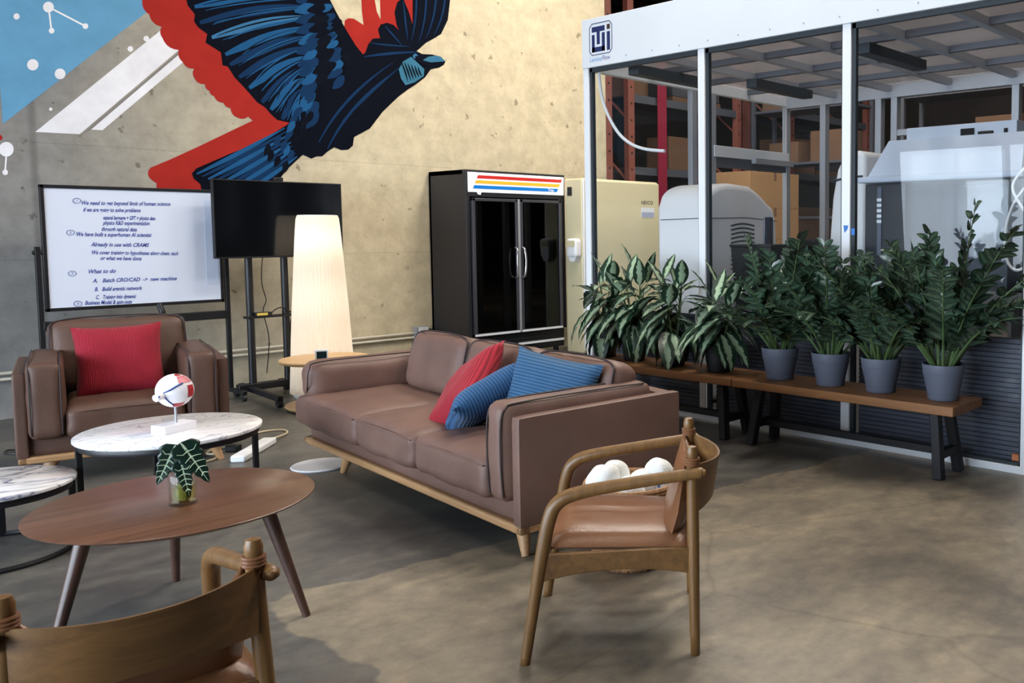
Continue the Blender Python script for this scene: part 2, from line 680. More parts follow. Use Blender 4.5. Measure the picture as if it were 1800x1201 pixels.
MT['black_cable'] = mat('black_cable', (18, 18, 20), 0.5)
MT['conduit'] = mat('painted_conduit', (208, 202, 186), 0.4, var=0.05)
MT['tape'] = mat('blue_tape', (50, 118, 196), 0.6)
MT['towel'] = mat('white_towel', (236, 238, 236), 0.95, var=0.03, bump=0.4, bscale=140, sheen=0.3)
MT['towel_blue'] = mat('towel_blue_print', (92, 118, 176), 0.95)
MT['basket'] = mat('woven_wicker', (164, 122, 84), 0.8, var=0.35, vscale=60, stretch=(1, 1, 0.15), bump=0.8, bscale=70)
MT['skin_white'] = mat('model_white', (236, 236, 242), 0.35)
MT['skin_red'] = mat('model_red', (172, 40, 50), 0.4)
MT['skin_pink'] = mat('model_pink', (206, 112, 124), 0.4)
MT['skin_blue'] = mat('model_blue', (52, 76, 140), 0.4)
MT['water'] = glass('water', (0.98, 0.92, 0.66), ior=1.33, transp=0.9)
MT['ceiling_white'] = mat('hood_white', (196, 206, 222), 0.4)
MT['rubber'] = mat('caster_rubber', (30, 30, 32), 0.6)
MT['yellow_label'] = mat('yellow_label', (214, 190, 90), 0.6)
MT['orange'] = mat('orange_plastic', (210, 120, 70), 0.6)
MT['disc_white'] = mat('white_disc', (240, 240, 244), 0.4)


# pleated lamp shade, glowing from the bulb inside
def shade_mat():
    m, t, b = new_mat('pleated_shade')
    b.inputs['Base Color'].default_value = (*lin((246, 236, 222)), 1)
    b.inputs['Roughness'].default_value = 0.8
    L = t.links.new
    tl = t.nodes.new('ShaderNodeBsdfTranslucent')
    tl.inputs[0].default_value = (*lin((252, 244, 232)), 1)
    mx = t.nodes.new('ShaderNodeMixShader')
    mx.inputs[0].default_value = 0.55
    L(b.outputs[0], mx.inputs[1])
    L(tl.outputs[0], mx.inputs[2])
    L(mx.outputs[0], t.nodes['Material Output'].inputs[0])
    return m


MT['shade'] = shade_mat()


# ------------------------------------------------------------------ setting
def concrete_wall():
    m, t, b = new_mat('old_concrete')
    L = t.links.new
    N = t.nodes.new
    co = N('ShaderNodeTexCoord')
    n1 = N('ShaderNodeTexNoise')
    n1.inputs['Scale'].default_value = 0.7
    n1.inputs['Detail'].default_value = 8
    n1.inputs['Roughness'].default_value = 0.62
    L(co.outputs['Object'], n1.inputs['Vector'])
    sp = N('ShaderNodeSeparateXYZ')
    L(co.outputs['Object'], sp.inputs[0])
    # grey concrete at left to beige at right, partly painting in cool and warm light
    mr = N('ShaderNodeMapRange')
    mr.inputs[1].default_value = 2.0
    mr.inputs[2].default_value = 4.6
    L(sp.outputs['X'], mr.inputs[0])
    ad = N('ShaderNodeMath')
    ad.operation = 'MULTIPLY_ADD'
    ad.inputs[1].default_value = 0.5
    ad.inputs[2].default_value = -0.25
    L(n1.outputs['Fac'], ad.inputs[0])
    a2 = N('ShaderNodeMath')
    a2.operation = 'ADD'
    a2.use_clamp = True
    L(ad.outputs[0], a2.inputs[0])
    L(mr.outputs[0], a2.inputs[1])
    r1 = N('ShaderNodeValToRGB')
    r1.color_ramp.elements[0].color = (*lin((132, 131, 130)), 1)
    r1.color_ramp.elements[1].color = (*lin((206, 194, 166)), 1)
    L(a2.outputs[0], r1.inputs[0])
    # mottling
    n2 = N('ShaderNodeTexNoise')
    n2.inputs['Scale'].default_value = 5
    n2.inputs['Detail'].default_value = 10
    n2.inputs['Roughness'].default_value = 0.7
    L(co.outputs['Object'], n2.inputs['Vector'])
    r2 = N('ShaderNodeValToRGB')
    r2.color_ramp.elements[0].position = 0.3
    r2.color_ramp.elements[0].color = (0.72, 0.71, 0.69, 1)
    r2.color_ramp.elements[1].position = 0.62
    r2.color_ramp.elements[1].color = (1.04, 1.04, 1.03, 1)
    L(n2.outputs['Fac'], r2.inputs[0])
    m1 = N('ShaderNodeMix')
    m1.data_type = 'RGBA'
    m1.blend_type = 'MULTIPLY'
    m1.inputs[0].default_value = 1
    L(r1.outputs[0], m1.inputs[6])
    L(r2.outputs[0], m1.inputs[7])
    # bug holes and chips
    n3 = N('ShaderNodeTexNoise')
    n3.inputs['Scale'].default_value = 9
    n3.inputs['Detail'].default_value = 3
    mp3 = N('ShaderNodeMapping')
    mp3.inputs['Location'].default_value = (3.1, 0, 7.7)
    L(co.outputs['Object'], mp3.inputs[0])
    L(mp3.outputs[0], n3.inputs['Vector'])
    r3 = N('ShaderNodeValToRGB')
    r3.color_ramp.elements[0].position = 0.675
    r3.color_ramp.elements[0].color = (1, 1, 1, 1)
    r3.color_ramp.elements[1].position = 0.72
    r3.color_ramp.elements[1].color = (0.52, 0.50, 0.46, 1)
    L(n3.outputs['Fac'], r3.inputs[0])
    m2 = N('ShaderNodeMix')
    m2.data_type = 'RGBA'
    m2.blend_type = 'MULTIPLY'
    m2.inputs[0].default_value = 1
    L(m1.outputs[2], m2.inputs[6])
    L(r3.outputs[0], m2.inputs[7])
    last = m2.outputs[2]
    # formwork joints
    for (axis, pos, w) in (('X', 2.02, 0.022), ('Z', 1.235, 0.005), ('Z', 2.16, 0.005)):
        s = N('ShaderNodeMath')
        s.operation = 'SUBTRACT'
        s.inputs[1].default_value = pos
        L(sp.outputs[axis], s.inputs[0])
        ab = N('ShaderNodeMath')
        ab.operation = 'ABSOLUTE'
        L(s.outputs[0], ab.inputs[0])
        w_ = N('ShaderNodeMapRange')
        w_.inputs[1].default_value = w * 0.4
        w_.inputs[2].default_value = w * 1.6
        w_.inputs[3].default_value = 0.62
        w_.inputs[4].default_value = 1.0
        L(ab.outputs[0], w_.inputs[0])
        mm = N('ShaderNodeMix')
        mm.data_type = 'RGBA'
        mm.blend_type = 'MULTIPLY'
        mm.inputs[0].default_value = 0.8 if axis == 'X' else 0.4
        L(last, mm.inputs[6])
        L(w_.outputs[0], mm.inputs[7])
        last = mm.outputs[2]
    L(last, b.inputs['Base Color'])
    b.inputs['Roughness'].default_value = 0.85
    bp = N('ShaderNodeBump')
    bp.inputs['Strength'].default_value = 0.25
    bp.inputs['Distance'].default_value = 0.02
    L(n2.outputs['Fac'], bp.inputs['Height'])
    L(bp.outputs[0], b.inputs['Normal'])
    return m


def concrete_floor():
    m, t, b = new_mat('polished_concrete')
    L = t.links.new
    N = t.nodes.new
    co = N('ShaderNodeTexCoord')
    n1 = N('ShaderNodeTexNoise')
    n1.inputs['Scale'].default_value = 0.9
    n1.inputs['Detail'].default_value = 9
    n1.inputs['Roughness'].default_value = 0.65
    n1.inputs['Distortion'].default_value = 0.6
    L(co.outputs['Object'], n1.inputs['Vector'])
    r1 = N('ShaderNodeValToRGB')
    r1.color_ramp.elements[0].position = 0.30
    r1.color_ramp.elements[0].color = (*lin((96, 90, 84)), 1)
    r1.color_ramp.elements[1].position = 0.70
    r1.color_ramp.elements[1].color = (*lin((154, 143, 126)), 1)
    L(n1.outputs['Fac'], r1.inputs[0])
    n2 = N('ShaderNodeTexNoise')
    n2.inputs['Scale'].default_value = 13
    n2.inputs['Detail'].default_value = 10
    n2.inputs['Roughness'].default_value = 0.7
    L(co.outputs['Object'], n2.inputs['Vector'])
    r2 = N('ShaderNodeValToRGB')
    r2.color_ramp.elements[0].position = 0.3
    r2.color_ramp.elements[0].color = (0.70, 0.70, 0.72, 1)
    r2.color_ramp.elements[1].position = 0.7
    r2.color_ramp.elements[1].color = (1.14, 1.12, 1.06, 1)
    L(n2.outputs['Fac'], r2.inputs[0])
    m1 = N('ShaderNodeMix')
    m1.data_type = 'RGBA'
    m1.blend_type = 'MULTIPLY'
    m1.inputs[0].default_value = 1
    L(r1.outputs[0], m1.inputs[6])
    L(r2.outputs[0], m1.inputs[7])
    # trowel streaks and pale scuffs
    ns = N('ShaderNodeTexNoise')
    ns.inputs['Scale'].default_value = 2.6
    ns.inputs['Detail'].default_value = 7
    ns.inputs['Distortion'].default_value = 1.2
    ms = N('ShaderNodeMapping')
    ms.inputs['Rotation'].default_value = (0, 0, 0.9)
    ms.inputs['Scale'].default_value = (1.0, 2.1, 1)
    L(co.outputs['Object'], ms.inputs[0])
    L(ms.outputs[0], ns.inputs['Vector'])
    rs = N('ShaderNodeValToRGB')
    rs.color_ramp.elements[0].position = 0.36
    rs.color_ramp.elements[0].color = (0.84, 0.85, 0.86, 1)
    rs.color_ramp.elements[1].position = 0.68
    rs.color_ramp.elements[1].color = (1.18, 1.16, 1.10, 1)
    L(ns.outputs['Fac'], rs.inputs[0])
    ms2 = N('ShaderNodeMix')
    ms2.data_type = 'RGBA'
    ms2.blend_type = 'MULTIPLY'
    ms2.inputs[0].default_value = 1
    L(m1.outputs[2], ms2.inputs[6])
    L(rs.outputs[0], ms2.inputs[7])
    m1 = ms2
    v = N('ShaderNodeTexVoronoi')
    v.feature = 'DISTANCE_TO_EDGE'
    v.inputs['Scale'].default_value = 0.35
    nd = N('ShaderNodeTexNoise')
    nd.inputs['Scale'].default_value = 2.5
    L(co.outputs['Object'], nd.inputs['Vector'])
    vm = N('ShaderNodeMix')
    vm.data_type = 'VECTOR'
    vm.inputs[0].default_value = 0.12
    L(co.outputs['Object'], vm.inputs[4])
    L(nd.outputs['Color'], vm.inputs[5])
    L(vm.outputs[1], v.inputs['Vector'])
    rv = N('ShaderNodeValToRGB')
    rv.color_ramp.elements[0].position = 0.0
    rv.color_ramp.elements[0].color = (0.80, 0.79, 0.78, 1)
    rv.color_ramp.elements[1].position = 0.004
    rv.color_ramp.elements[1].color = (1, 1, 1, 1)
    L(v.outputs['Distance'], rv.inputs[0])
    m2 = N('ShaderNodeMix')
    m2.data_type = 'RGBA'
    m2.blend_type = 'MULTIPLY'
    m2.inputs[0].default_value = 1
    L(m1.outputs[2], m2.inputs[6])
    L(rv.outputs[0], m2.inputs[7])
    # greyer slab at the back with a ragged joint; painted shade extends it to the left
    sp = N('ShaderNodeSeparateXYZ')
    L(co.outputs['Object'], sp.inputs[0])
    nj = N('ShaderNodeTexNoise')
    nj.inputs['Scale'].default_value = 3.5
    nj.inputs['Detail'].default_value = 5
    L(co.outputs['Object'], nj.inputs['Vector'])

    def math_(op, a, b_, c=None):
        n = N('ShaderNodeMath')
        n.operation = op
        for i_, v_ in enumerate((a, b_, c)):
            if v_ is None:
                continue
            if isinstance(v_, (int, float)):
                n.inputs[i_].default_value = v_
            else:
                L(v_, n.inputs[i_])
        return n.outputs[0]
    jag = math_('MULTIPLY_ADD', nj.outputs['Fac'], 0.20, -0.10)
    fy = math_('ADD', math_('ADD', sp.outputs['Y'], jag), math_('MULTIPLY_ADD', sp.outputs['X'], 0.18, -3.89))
    gx = math_('ADD', math_('MULTIPLY_ADD', sp.outputs['X'], -1.0, 1.45), jag)  # left bound, takes the shaded floor into the darker colour
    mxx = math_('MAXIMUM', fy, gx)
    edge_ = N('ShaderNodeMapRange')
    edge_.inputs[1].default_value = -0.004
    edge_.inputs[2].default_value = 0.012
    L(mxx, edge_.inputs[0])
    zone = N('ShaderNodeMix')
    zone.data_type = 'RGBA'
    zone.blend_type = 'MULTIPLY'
    zone.inputs[7].default_value = (0.50, 0.56, 0.67, 1)  # slab tone with shade and bluish window light mixed in
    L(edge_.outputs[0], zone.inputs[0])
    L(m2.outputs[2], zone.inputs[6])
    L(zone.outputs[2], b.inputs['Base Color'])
    rr = N('ShaderNodeMapRange')
    rr.inputs[3].default_value = 0.30
    rr.inputs[4].default_value = 0.50
    L(n1.outputs['Fac'], rr.inputs[0])
    L(rr.outputs[0], b.inputs['Roughness'])
    bp = N('ShaderNodeBump')
    bp.inputs['Strength'].default_value = 0.06
    bp.inputs['Distance'].default_value = 0.01
    L(n2.outputs['Fac'], bp.inputs['Height'])
    L(bp.outputs[0], b.inputs['Normal'])
    return m


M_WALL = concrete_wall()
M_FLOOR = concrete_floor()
M_PLAIN = mat('painted_block', (186, 180, 170), 0.85, var=0.06, vscale=2)
M_DARK = mat('warehouse_dark', (58, 52, 50), 0.9, var=0.2, vscale=1.5)
M_CEIL = mat('ceiling_deck', (92, 86, 82), 0.9, var=0.12, vscale=1)

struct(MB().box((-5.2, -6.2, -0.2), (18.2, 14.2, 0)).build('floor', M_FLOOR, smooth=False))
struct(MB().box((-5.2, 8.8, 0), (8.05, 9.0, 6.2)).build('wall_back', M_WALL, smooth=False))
struct(MB().box((-5.2, 14.0, 0), (18.2, 14.2, 6.2)).build('wall_far', M_DARK, smooth=False))
struct(MB().box((18.0, -6.2, 0), (18.2, 14.0, 6.2)).build('wall_right', M_DARK, smooth=False))
struct(MB().box((-5.2, -6.2, 0), (18.0, -6.0, 6.2)).build('wall_front', M_DARK, smooth=False))
struct(MB().box((-5.2, -6.2, 6.2), (18.2, 14.2, 6.4)).build('ceiling', M_CEIL, smooth=False))
wl = MB()
wl.box((-5.2, -6.0, 0), (-5.0, 8.8, WIN_Z[0]))
wl.box((-5.2, -6.0, WIN_Z[1]), (-5.0, 8.8, 6.2))
ye = [-6.0] + [v for ab in WIN_Y for v in ab] + [8.8]
for i in range(0, len(ye), 2):
    wl.box((-5.2, ye[i], WIN_Z[0]), (-5.0, ye[i + 1], WIN_Z[1]))
struct(wl.build('wall_left', M_PLAIN, smooth=False))
for i, (a, b_) in enumerate(WIN_Y):
    f = MB()
    for (u, v) in ((a, a + 0.05), ((a + b_) / 2 - 0.03, (a + b_) / 2 + 0.03), (b_ - 0.05, b_)):
        f.box((-5.13, u, WIN_Z[0]), (-5.07, v, WIN_Z[1]))
    for (u, v) in ((WIN_Z[0], WIN_Z[0] + 0.05), (2.15, 2.2), (WIN_Z[1] - 0.05, WIN_Z[1])):
        f.box((-5.13, a, u), (-5.07, b_, v))
    w = struct(f.build('window_%d' % (i + 1), MT['alu_dark'], smooth=False))
    MB().box((-5.104, a, WIN_Z[0]), (-5.096, b_, WIN_Z[1])).build('window_glass', MT['facade_glass'], w, smooth=False)
# steel joists under the deck of the warehouse
for k in range(12):
    struct(MB().box((-5.0, -5.5 + k * 1.7, 5.95), (18.0, -5.4 + k * 1.7, 6.2)).build('trim_%d' % (k + 1), M_DARK, smooth=False))
M_LED = mat('led_panel', (255, 244, 230), 0.5, emit=3.0)
for i, (x, y, pw) in enumerate(LAMPS):  # unseen fixtures, added to carry the overhead light
    t = struct(MB().box((-0.63, -0.33, 0.0), (0.63, 0.33, 0.06)).build('unseen_ceiling_fixture', MT['white_frame'], smooth=False))
    t.location = (x, y, 5.92)
    MB().box((-0.6, -0.3, -0.006), (0.6, 0.3, -0.001)).build('diffuser', M_LED, t, smooth=False)
# ------------------------------------------------------------------ mural painted on the concrete
MURAL = {}
for key, c in dict(sky=(98, 152, 188), red=(160, 42, 36), white=(226, 226, 232), navy=(6, 11, 24), mid=(18, 48, 84), bright=(30, 82, 128),
                   pale=(56, 108, 150), ink=(8, 14, 26), grey=(128, 124, 122), teal=(58, 112, 140), orange=(196, 62, 44)).items():
    MURAL[key] = mat('mural_' + key, c, 0.9, var=0.10, vscale=4, spec=0.1)


from mathutils.geometry import tessellate_polygon


def flat(mb, pts, layer):
    """painted area on the wall: pixel outline -> polygon on the wall face"""
    y = 8.8 - 0.0015 - layer * 0.0008
    q = []
    for p in pts:
        if not q or math.hypot(p[0] - q[-1][0], p[1] - q[-1][1]) > 0.05:
            q.append(p)
    v = [wall_pt(px, py) for px, py in q]
    vs = [mb.bm.verts.new((a, y, b_)) for a, b_ in v]
    for tri in tessellate_polygon([[Vector((a, b_, 0)) for a, b_ in v]]):
        mb.bm.faces.new([vs[i] for i in tri])


def dot(mb, px, py, r, layer, n=20):
    flat(mb, [(px + r * math.cos(2 * PI * k / n), py + r * math.sin(2 * PI * k / n)) for k in range(n)], layer)


STROKES = [0]


def stroke(mb, pts, w, layer, taper=True):
    """brush stroke: tapered ribbon along a pixel path"""
    STROKES[0] += 1
    layer += STROKES[0] * 0.03
    n = len(pts)
    L, R = [], []
    for i, (x, y) in enumerate(pts):
        x0, y0 = pts[max(i - 1, 0)]
        x1, y1 = pts[min(i + 1, n - 1)]
        d = math.hypot(x1 - x0, y1 - y0) or 1
        nx, ny = -(y1 - y0) / d, (x1 - x0) / d
        t = i / (n - 1)
        ww = w * (math.sin(PI * (0.12 + 0.82 * t)) if taper else 1) / 2
        L.append((x + nx * ww, y + ny * ww))
        R.append((x - nx * ww, y - ny * ww))
    y_ = 8.8 - 0.0015 - layer * 0.0008
    vl = [mb.bm.verts.new((wall_pt(*p)[0], y_, wall_pt(*p)[1])) for p in L]
    vr = [mb.bm.verts.new((wall_pt(*p)[0], y_, wall_pt(*p)[1])) for p in R]
    for i in range(n - 1):
        mb.bm.faces.new((vl[i], vl[i + 1], vr[i + 1], vr[i]))


def curve(a, b, c, n=10):
    return [((1 - t) ** 2 * a[0] + 2 * t * (1 - t) * b[0] + t * t * c[0], (1 - t) ** 2 * a[1] + 2 * t * (1 - t) * b[1] + t * t * c[1]) for t in [k / n for k in range(n + 1)]]


mural = thing('wall_mural', 'painted mural of a flying dark blue raven with red plumage on the concrete wall', 'mural', (0, 0, 0))
mb = MB()
flat(mb, [(-12, -80), (300, -80), (262, -10), (261, 19), (5, 218), (0, 150)], 0)
mb.build('sky_patch', MURAL['sky'], mural, smooth=False)
mb = MB()
flat(mb, [(62, 232), (285, 51), (284, 65), (300, 79), (314, 88), (140, 236)], 0)
flat(mb, [(160, 228), (313, 97), (321, 110), (180, 229)], 0)
mb.build('white_stripe', MURAL['white'], mural, smooth=False)
mb = MB()
flat(mb, [(145, 235), (314, 91), (313, 97), (158, 229)], 0)
mb.build('grey_stripe', MURAL['grey'], mural, smooth=False)
for (x, y, r) in [(85, 12.5, 9.5), (29, 29, 5.5), (90.5, 54, 5), (150, 46, 5), (57.5, 114, 10), (105.5, 130, 9.5), (229, 86, 5), (257, 68, 5), (89, 192, 3), (11, 262.5, 13), (9, 303, 5)]:
    mb = MB()
    dot(mb, x, y, r, 1)
    mb.build('white_dot', MURAL['white'], mural, smooth=False)
for a, b_ in (((86, 18), (90, 52)), ((92, 16), (148, 45)), ((11, 272), (9, 300))):
    mb = MB()
    stroke(mb, [a, ((a[0] + b_[0]) / 2, (a[1] + b_[1]) / 2), b_], 3, 1, taper=False)
    mb.build('white_line', MURAL['white'], mural, smooth=False)
mb = MB()
dot(mb, -1, 242, 5, 1)
mb.build('red_dot', MURAL['red'], mural, smooth=False)


def scallop(pts, bulge=0.35, n=5):
    out = []
    for (a, b_) in zip(pts, pts[1:]):
        mx, my = (a[0] + b_[0]) / 2, (a[1] + b_[1]) / 2
        nx, ny = -(b_[1] - a[1]), b_[0] - a[0]
        c = (mx + nx * bulge, my + ny * bulge)
        out += curve(a, c, b_, n)[:-1]
    out.append(pts[-1])
    return out


edge = scallop([(238, -60), (250, 0), (262, 25), (284, 47), (285, 66), (314, 88), (321, 109), (341, 121), (342, 138), (360, 148), (368, 160), (376, 169), (393, 181), (405, 190), (418, 207), (436, 205)], 0.33)
red = edge + [(444, 212), (400, 233), (350, 257), (300, 280), (264, 295)] + curve((264, 295), (252, 310), (275, 322), 6) + [(275, 345), (380, 345), (480, 260), (540, 220), (560, 100), (480, -60)]
mb = MB()
flat(mb, red, 1)
flat(mb, [(600, 90), (605, 47), (606, 36), (612, 32), (622, 33), (639, 44), (636, 20), (632, -60), (648, -60), (662, 20), (669, 35), (666, -60), (740, -60), (745, 60), (690, 100), (640, 115)], 1)
mb.build('red_plumage', MURAL['red'], mural, smooth=False)

# the raven: wing, tail, body, far wing
WL = [(312, -60), (330, 10), (342, 25), (341, 38), (348, 48), (364, 60), (361, 75), (388, 92), (391, 115), (400, 117), (412, 136), (430, 155), (452, 180), (466, 189), (475, 200), (487, 211), (510, 216)]
TAIL = [(510, 216), (482, 233), (450, 252), (400, 272), (345, 296), (337, 305), (340, 314), (352, 324), (356, 345), (470, 345), (502, 300), (532, 272)]
BODY = [(532, 272), (547, 279), (556, 275), (566, 275), (575, 267), (587, 259), (600, 264), (612, 263), (620, 256), (622, 241), (650, 226), (672, 197), (700, 170), (716, 158), (730, 149), (747, 136), (757, 122), (772, 119), (780, 114), (783, 108), (775, 100), (760, 96), (742, 95), (732, 90)]
WR = [(732, 90), (749, 75), (762, 68), (775, 60), (787, 35), (791, 0), (792, -60), (722, -60), (725, 0), (725, 43), (718, 20), (708, -4), (698, 4), (693, 22), (697, 45), (701, 53), (692, 44), (680, 40), (669, 43), (664, 52), (668, 67), (655, 68), (647, 78), (642, 92), (638, 96)]
WL2 = [(638, 96), (625, 80), (605, 47), (590, 20), (575, -10), (560, -60)]
mb = MB()
flat(mb, WL + TAIL + BODY + WR + WL2, 2)
raven = mb.build('raven', MURAL['navy'], mural, smooth=False)
mr_ = random.Random(3)
# primaries of the near wing: roots along the arm, tips along the scalloped outline
tips = [(322, -30), (336, 12), (345, 40), (366, 66), (390, 96), (398, 114), (414, 136), (432, 155), (454, 180), (470, 193), (490, 210), (508, 212)]
roots = [(540, -30), (546, -6), (548, 12), (550, 30), (548, 48), (545, 64), (541, 82), (538, 100), (536, 118), (534, 138), (534, 156), (534, 176)]
shade = ['mid', 'bright', 'mid', 'pale', 'bright', 'mid', 'mid', 'bright', 'mid', 'bright', 'mid', 'bright']
for i, (tp, rt) in enumerate(zip(tips, roots)):
    mb = MB()
    c = ((tp[0] + rt[0]) / 2 + 6, (tp[1] + rt[1]) / 2 - 14)
    stroke(mb, curve((tp[0] + 6, tp[1]), c, rt), 17, 3)
    mb.build('feather', MURAL[shade[i]], raven, smooth=False)
mb, mk = MB(), MB()
for i, (tp, rt) in enumerate(zip(tips, roots)):
    for k in range(4):
        o = mr_.uniform(-9, 9)
        c = ((tp[0] + rt[0]) / 2 + 6 + o * 0.3, (tp[1] + rt[1]) / 2 - 14 + o)
        a = (tp[0] + 14 + mr_.uniform(0, 24), tp[1] + o * 0.7)
        stroke(mb if k % 2 else mk, curve(a, c, (rt[0], rt[1] + o * 0.5)), 2.6, 4)
mb.build('feather_highlight', MURAL['bright'], raven, smooth=False)
mk.build('feather_shadow', MURAL['ink'], raven, smooth=False)
# coverts
mb, mk, mc = MB(), MB(), MB()
for row, (x0, y0, x1, y1, cnt, sz) in enumerate([(552, -6, 556, 196, 13, 19), (568, -4, 580, 160, 11, 17), (584, 10, 600, 138, 9, 14), (602, 36, 620, 120, 7, 11), (560, 60, 545, 176, 9, 15), (576, 30, 586, 110, 8, 14), (594, 60, 604, 134, 7, 12), (612, 74, 622, 112, 4, 9), (534, 176, 512, 226, 5, 12), (545, 196, 524, 246, 6, 12), (492, 238, 516, 264, 4, 11), (470, 254, 500, 284, 4, 11)]):
    for k in range(cnt):
        t = k / (cnt - 1)
        x, y = x0 + (x1 - x0) * t + mr_.uniform(-4, 4), y0 + (y1 - y0) * t
        a = math.radians(168 - 42 * (y + 6) / 200 + mr_.uniform(-8, 8))
        e = (x + math.cos(a) * sz * 1.9, y + math.sin(a) * sz * 1.9)
        mb = MB()
        stroke(mb, curve((x, y), ((x + e[0]) / 2 + 3, (y + e[1]) / 2), e, 8), sz, 5 + (k % 2) * 0.5)
        mb.build('covert_feather', MURAL[['mid', 'navy', 'bright', 'navy', 'mid', 'ink'][(k * 2 + row) % 6]], raven, smooth=False)
# tail strokes
mb, mk = MB(), MB()
for k in range(9):
    t = k / 8
    a = (345 + t * 80, 306 + t * 36)
    b_ = (500 + t * 22, 225 + t * 50)
    mb = MB()
    stroke(mb, curve(a, ((a[0] + b_[0]) / 2, (a[1] + b_[1]) / 2 + 4), b_), 8, 3)
    mb.build('tail_feather', MURAL['mid' if k % 2 else 'bright'], raven, smooth=False)
# far wing quills and body sheen
mb = MB()
for q in [((730, -40), (735, 30), (722, 72)), ((748, -40), (752, 30), (735, 74)), ((766, -40), (770, 20), (748, 68)), ((782, -40), (786, 20), (762, 62)), ((708, 2), (712, 40), (716, 70)), ((676, 46), (690, 62), (706, 80)), ((650, 76), (680, 80), (720, 82))]:
    stroke(mb, curve(*q), 3.2, 3)
for q in [((640, 100), (690, 92), (735, 92)), ((560, 250), (600, 170), (690, 110)), ((575, 262), (610, 190), (680, 135)), ((600, 215), (640, 170), (700, 120))]:
    stroke(mb, curve(*q), 5, 3)
mb.build('quill', MURAL['mid'], raven, smooth=False)
mb = MB()
flat(mb, [(700, 122), (708, 108), (722, 100), (735, 112), (745, 122), (744, 134), (728, 145), (712, 150), (704, 138)], 9.5)
mb.build('head_feathers', MURAL['teal'], raven, smooth=False)
mb, mk = MB(), MB()
for k in range(6):
    stroke(mb, curve((704 + k * 6, 108 + k * 2), (712 + k * 5, 126 + k), (716 + k * 5, 144 - k * 2)), 3, 6)
flat(mb, [(730, 92), (745, 97), (760, 99), (752, 116), (738, 112), (728, 104)], 11.5)
mb.build('head_shadow', MURAL['ink'], raven, smooth=False)
flat(mk, [(742, 106), (752, 100), (764, 98), (775, 101), (782, 108), (770, 109), (756, 110)], 12)
mk.build('beak', MURAL['teal'], raven, smooth=False)
mb = MB()
stroke(mb, [(756, 108), (768, 106), (781, 107)], 2.2, 8)
dot(mb, 729, 99, 4.2, 12.6)
flat(mb, [(763, 99), (770, 100), (769, 105), (762, 104)], 13)
mb.build('beak_highlight', MURAL['pale'], raven, smooth=False)
mb = MB()
dot(mb, 731, 101, 2.6, 13.6)
mb.build('eye', MURAL['ink'], raven, smooth=False)

# ------------------------------------------------------------------ rolling whiteboard
wb = thing('whiteboard', 'rolling whiteboard with blue handwriting in a black frame behind the armchair', 'whiteboard', (2.56, 8.35, 0))
x0, x1, z0, z1 = -0.625, 0.62, 0.85, 1.812
f = MB()
f.box((x0, -0.02, z0), (x0 + 0.025, 0.02, z1)).box((x1 - 0.025, -0.02, z0), (x1, 0.02, z1))
f.box((x0, -0.02, z1 - 0.026), (x1, 0.02, z1)).box((x0, -0.02, z0), (x1, 0.02, z0 + 0.026))
f.build('frame', MT['black'], wb, bevel=0.003)
MB().box((x0 + 0.02, -0.012, z0 + 0.02), (x1 - 0.02, 0.012, z1 - 0.02)).build('board', MT['board'], wb, smooth=False)
for s, xx in ((-1, x0 - 0.03), (1, x1 + 0.03)):
    p = MB().box((xx - 0.017, -0.017, 0.07), (xx + 0.017, 0.017, 1.345)).build('post', MT['black'], wb, bevel=0.003)
    MB().tube([(xx + s * 0.03, 0, 1.30), (xx - s * 0.03, 0, 1.30)], 0.016, 14).build('pivot', MT['black'], p)
    MB().box((xx - 0.02, -0.28, 0.06), (xx + 0.02, 0.22, 0.095)).build('foot', MT['black'], wb, bevel=0.004)
    for yy in (-0.26, 0.20):
        MB().tube([(xx - 0.014, yy, 0.03), (xx + 0.014, yy, 0.03)], 0.029, 18).build('caster', MT['rubber'], wb)
MB().box((x0 - 0.02, -0.022, 0.705), (x1 + 0.02, 0.022, 0.775)).build('crossbar', MT['black'], wb, bevel=0.004)
tr = MB().box((x0 + 0.10, -0.07, 0.80), (x1 - 0.10, -0.02, 0.812)).box((x0 + 0.10, -0.072, 0.80), (x1 - 0.10, -0.066, 0.83))
MB().tube([(0.12, -0.03, 0.86), (0.13, -0.06, 0.80), (0.14, -0.05, 0.77)], 0.022, 10, smooth=4).build('latch', MT['black'], wb)
mb = MB().box((0.49, -0.0145, 1.0), (0.585, -0.0126, 1.72))
mb.build('erased_patch', mat('smudged_ink', (196, 208, 232), 0.3, var=0.06, vscale=8), wb, smooth=False)
lines = [(135, 352, '1', 1), (142, 356, "We need to get beyond limit of human science", 0), (146, 368, "if we are going to solve problems", 0), (181, 382, 'natural language + GPT = physics data', 0),
         (181, 391, 'physics R&D experimentation', 0), (178, 402, 'through natural data', 0), (124, 408, '2', 1), (133, 411, 'We have built a superhuman AI scientist', 0),
         (160, 429, 'Already in use with CRAMS', 0), (160, 443, 'We cover training to hypotheses along chem. tech', 0), (176, 453, 'or what we have done', 0), (127, 480, '3', 1), (154, 477, 'What to do', 0),
         (163, 493, 'A.   Batch CRO/CAD  ->  new machine', 0), (166, 508, 'B.   Build agentic network', 0), (168, 522, 'C.   Training into dynamic', 0), (137, 533, '4', 1), (149, 532, 'Business Model & spin-outs', 0)]
ends = {356: 322, 368: 268, 382: 290, 391: 272, 402: 253, 411: 289, 429: 271, 443: 337, 453: 255, 477: 205, 493: 322, 508: 268, 522: 255, 532: 245}


def board_pt(px, py):
    X_, Z_ = wall_pt(px, py, 8.336)
    return X_ - 2.56, Z_


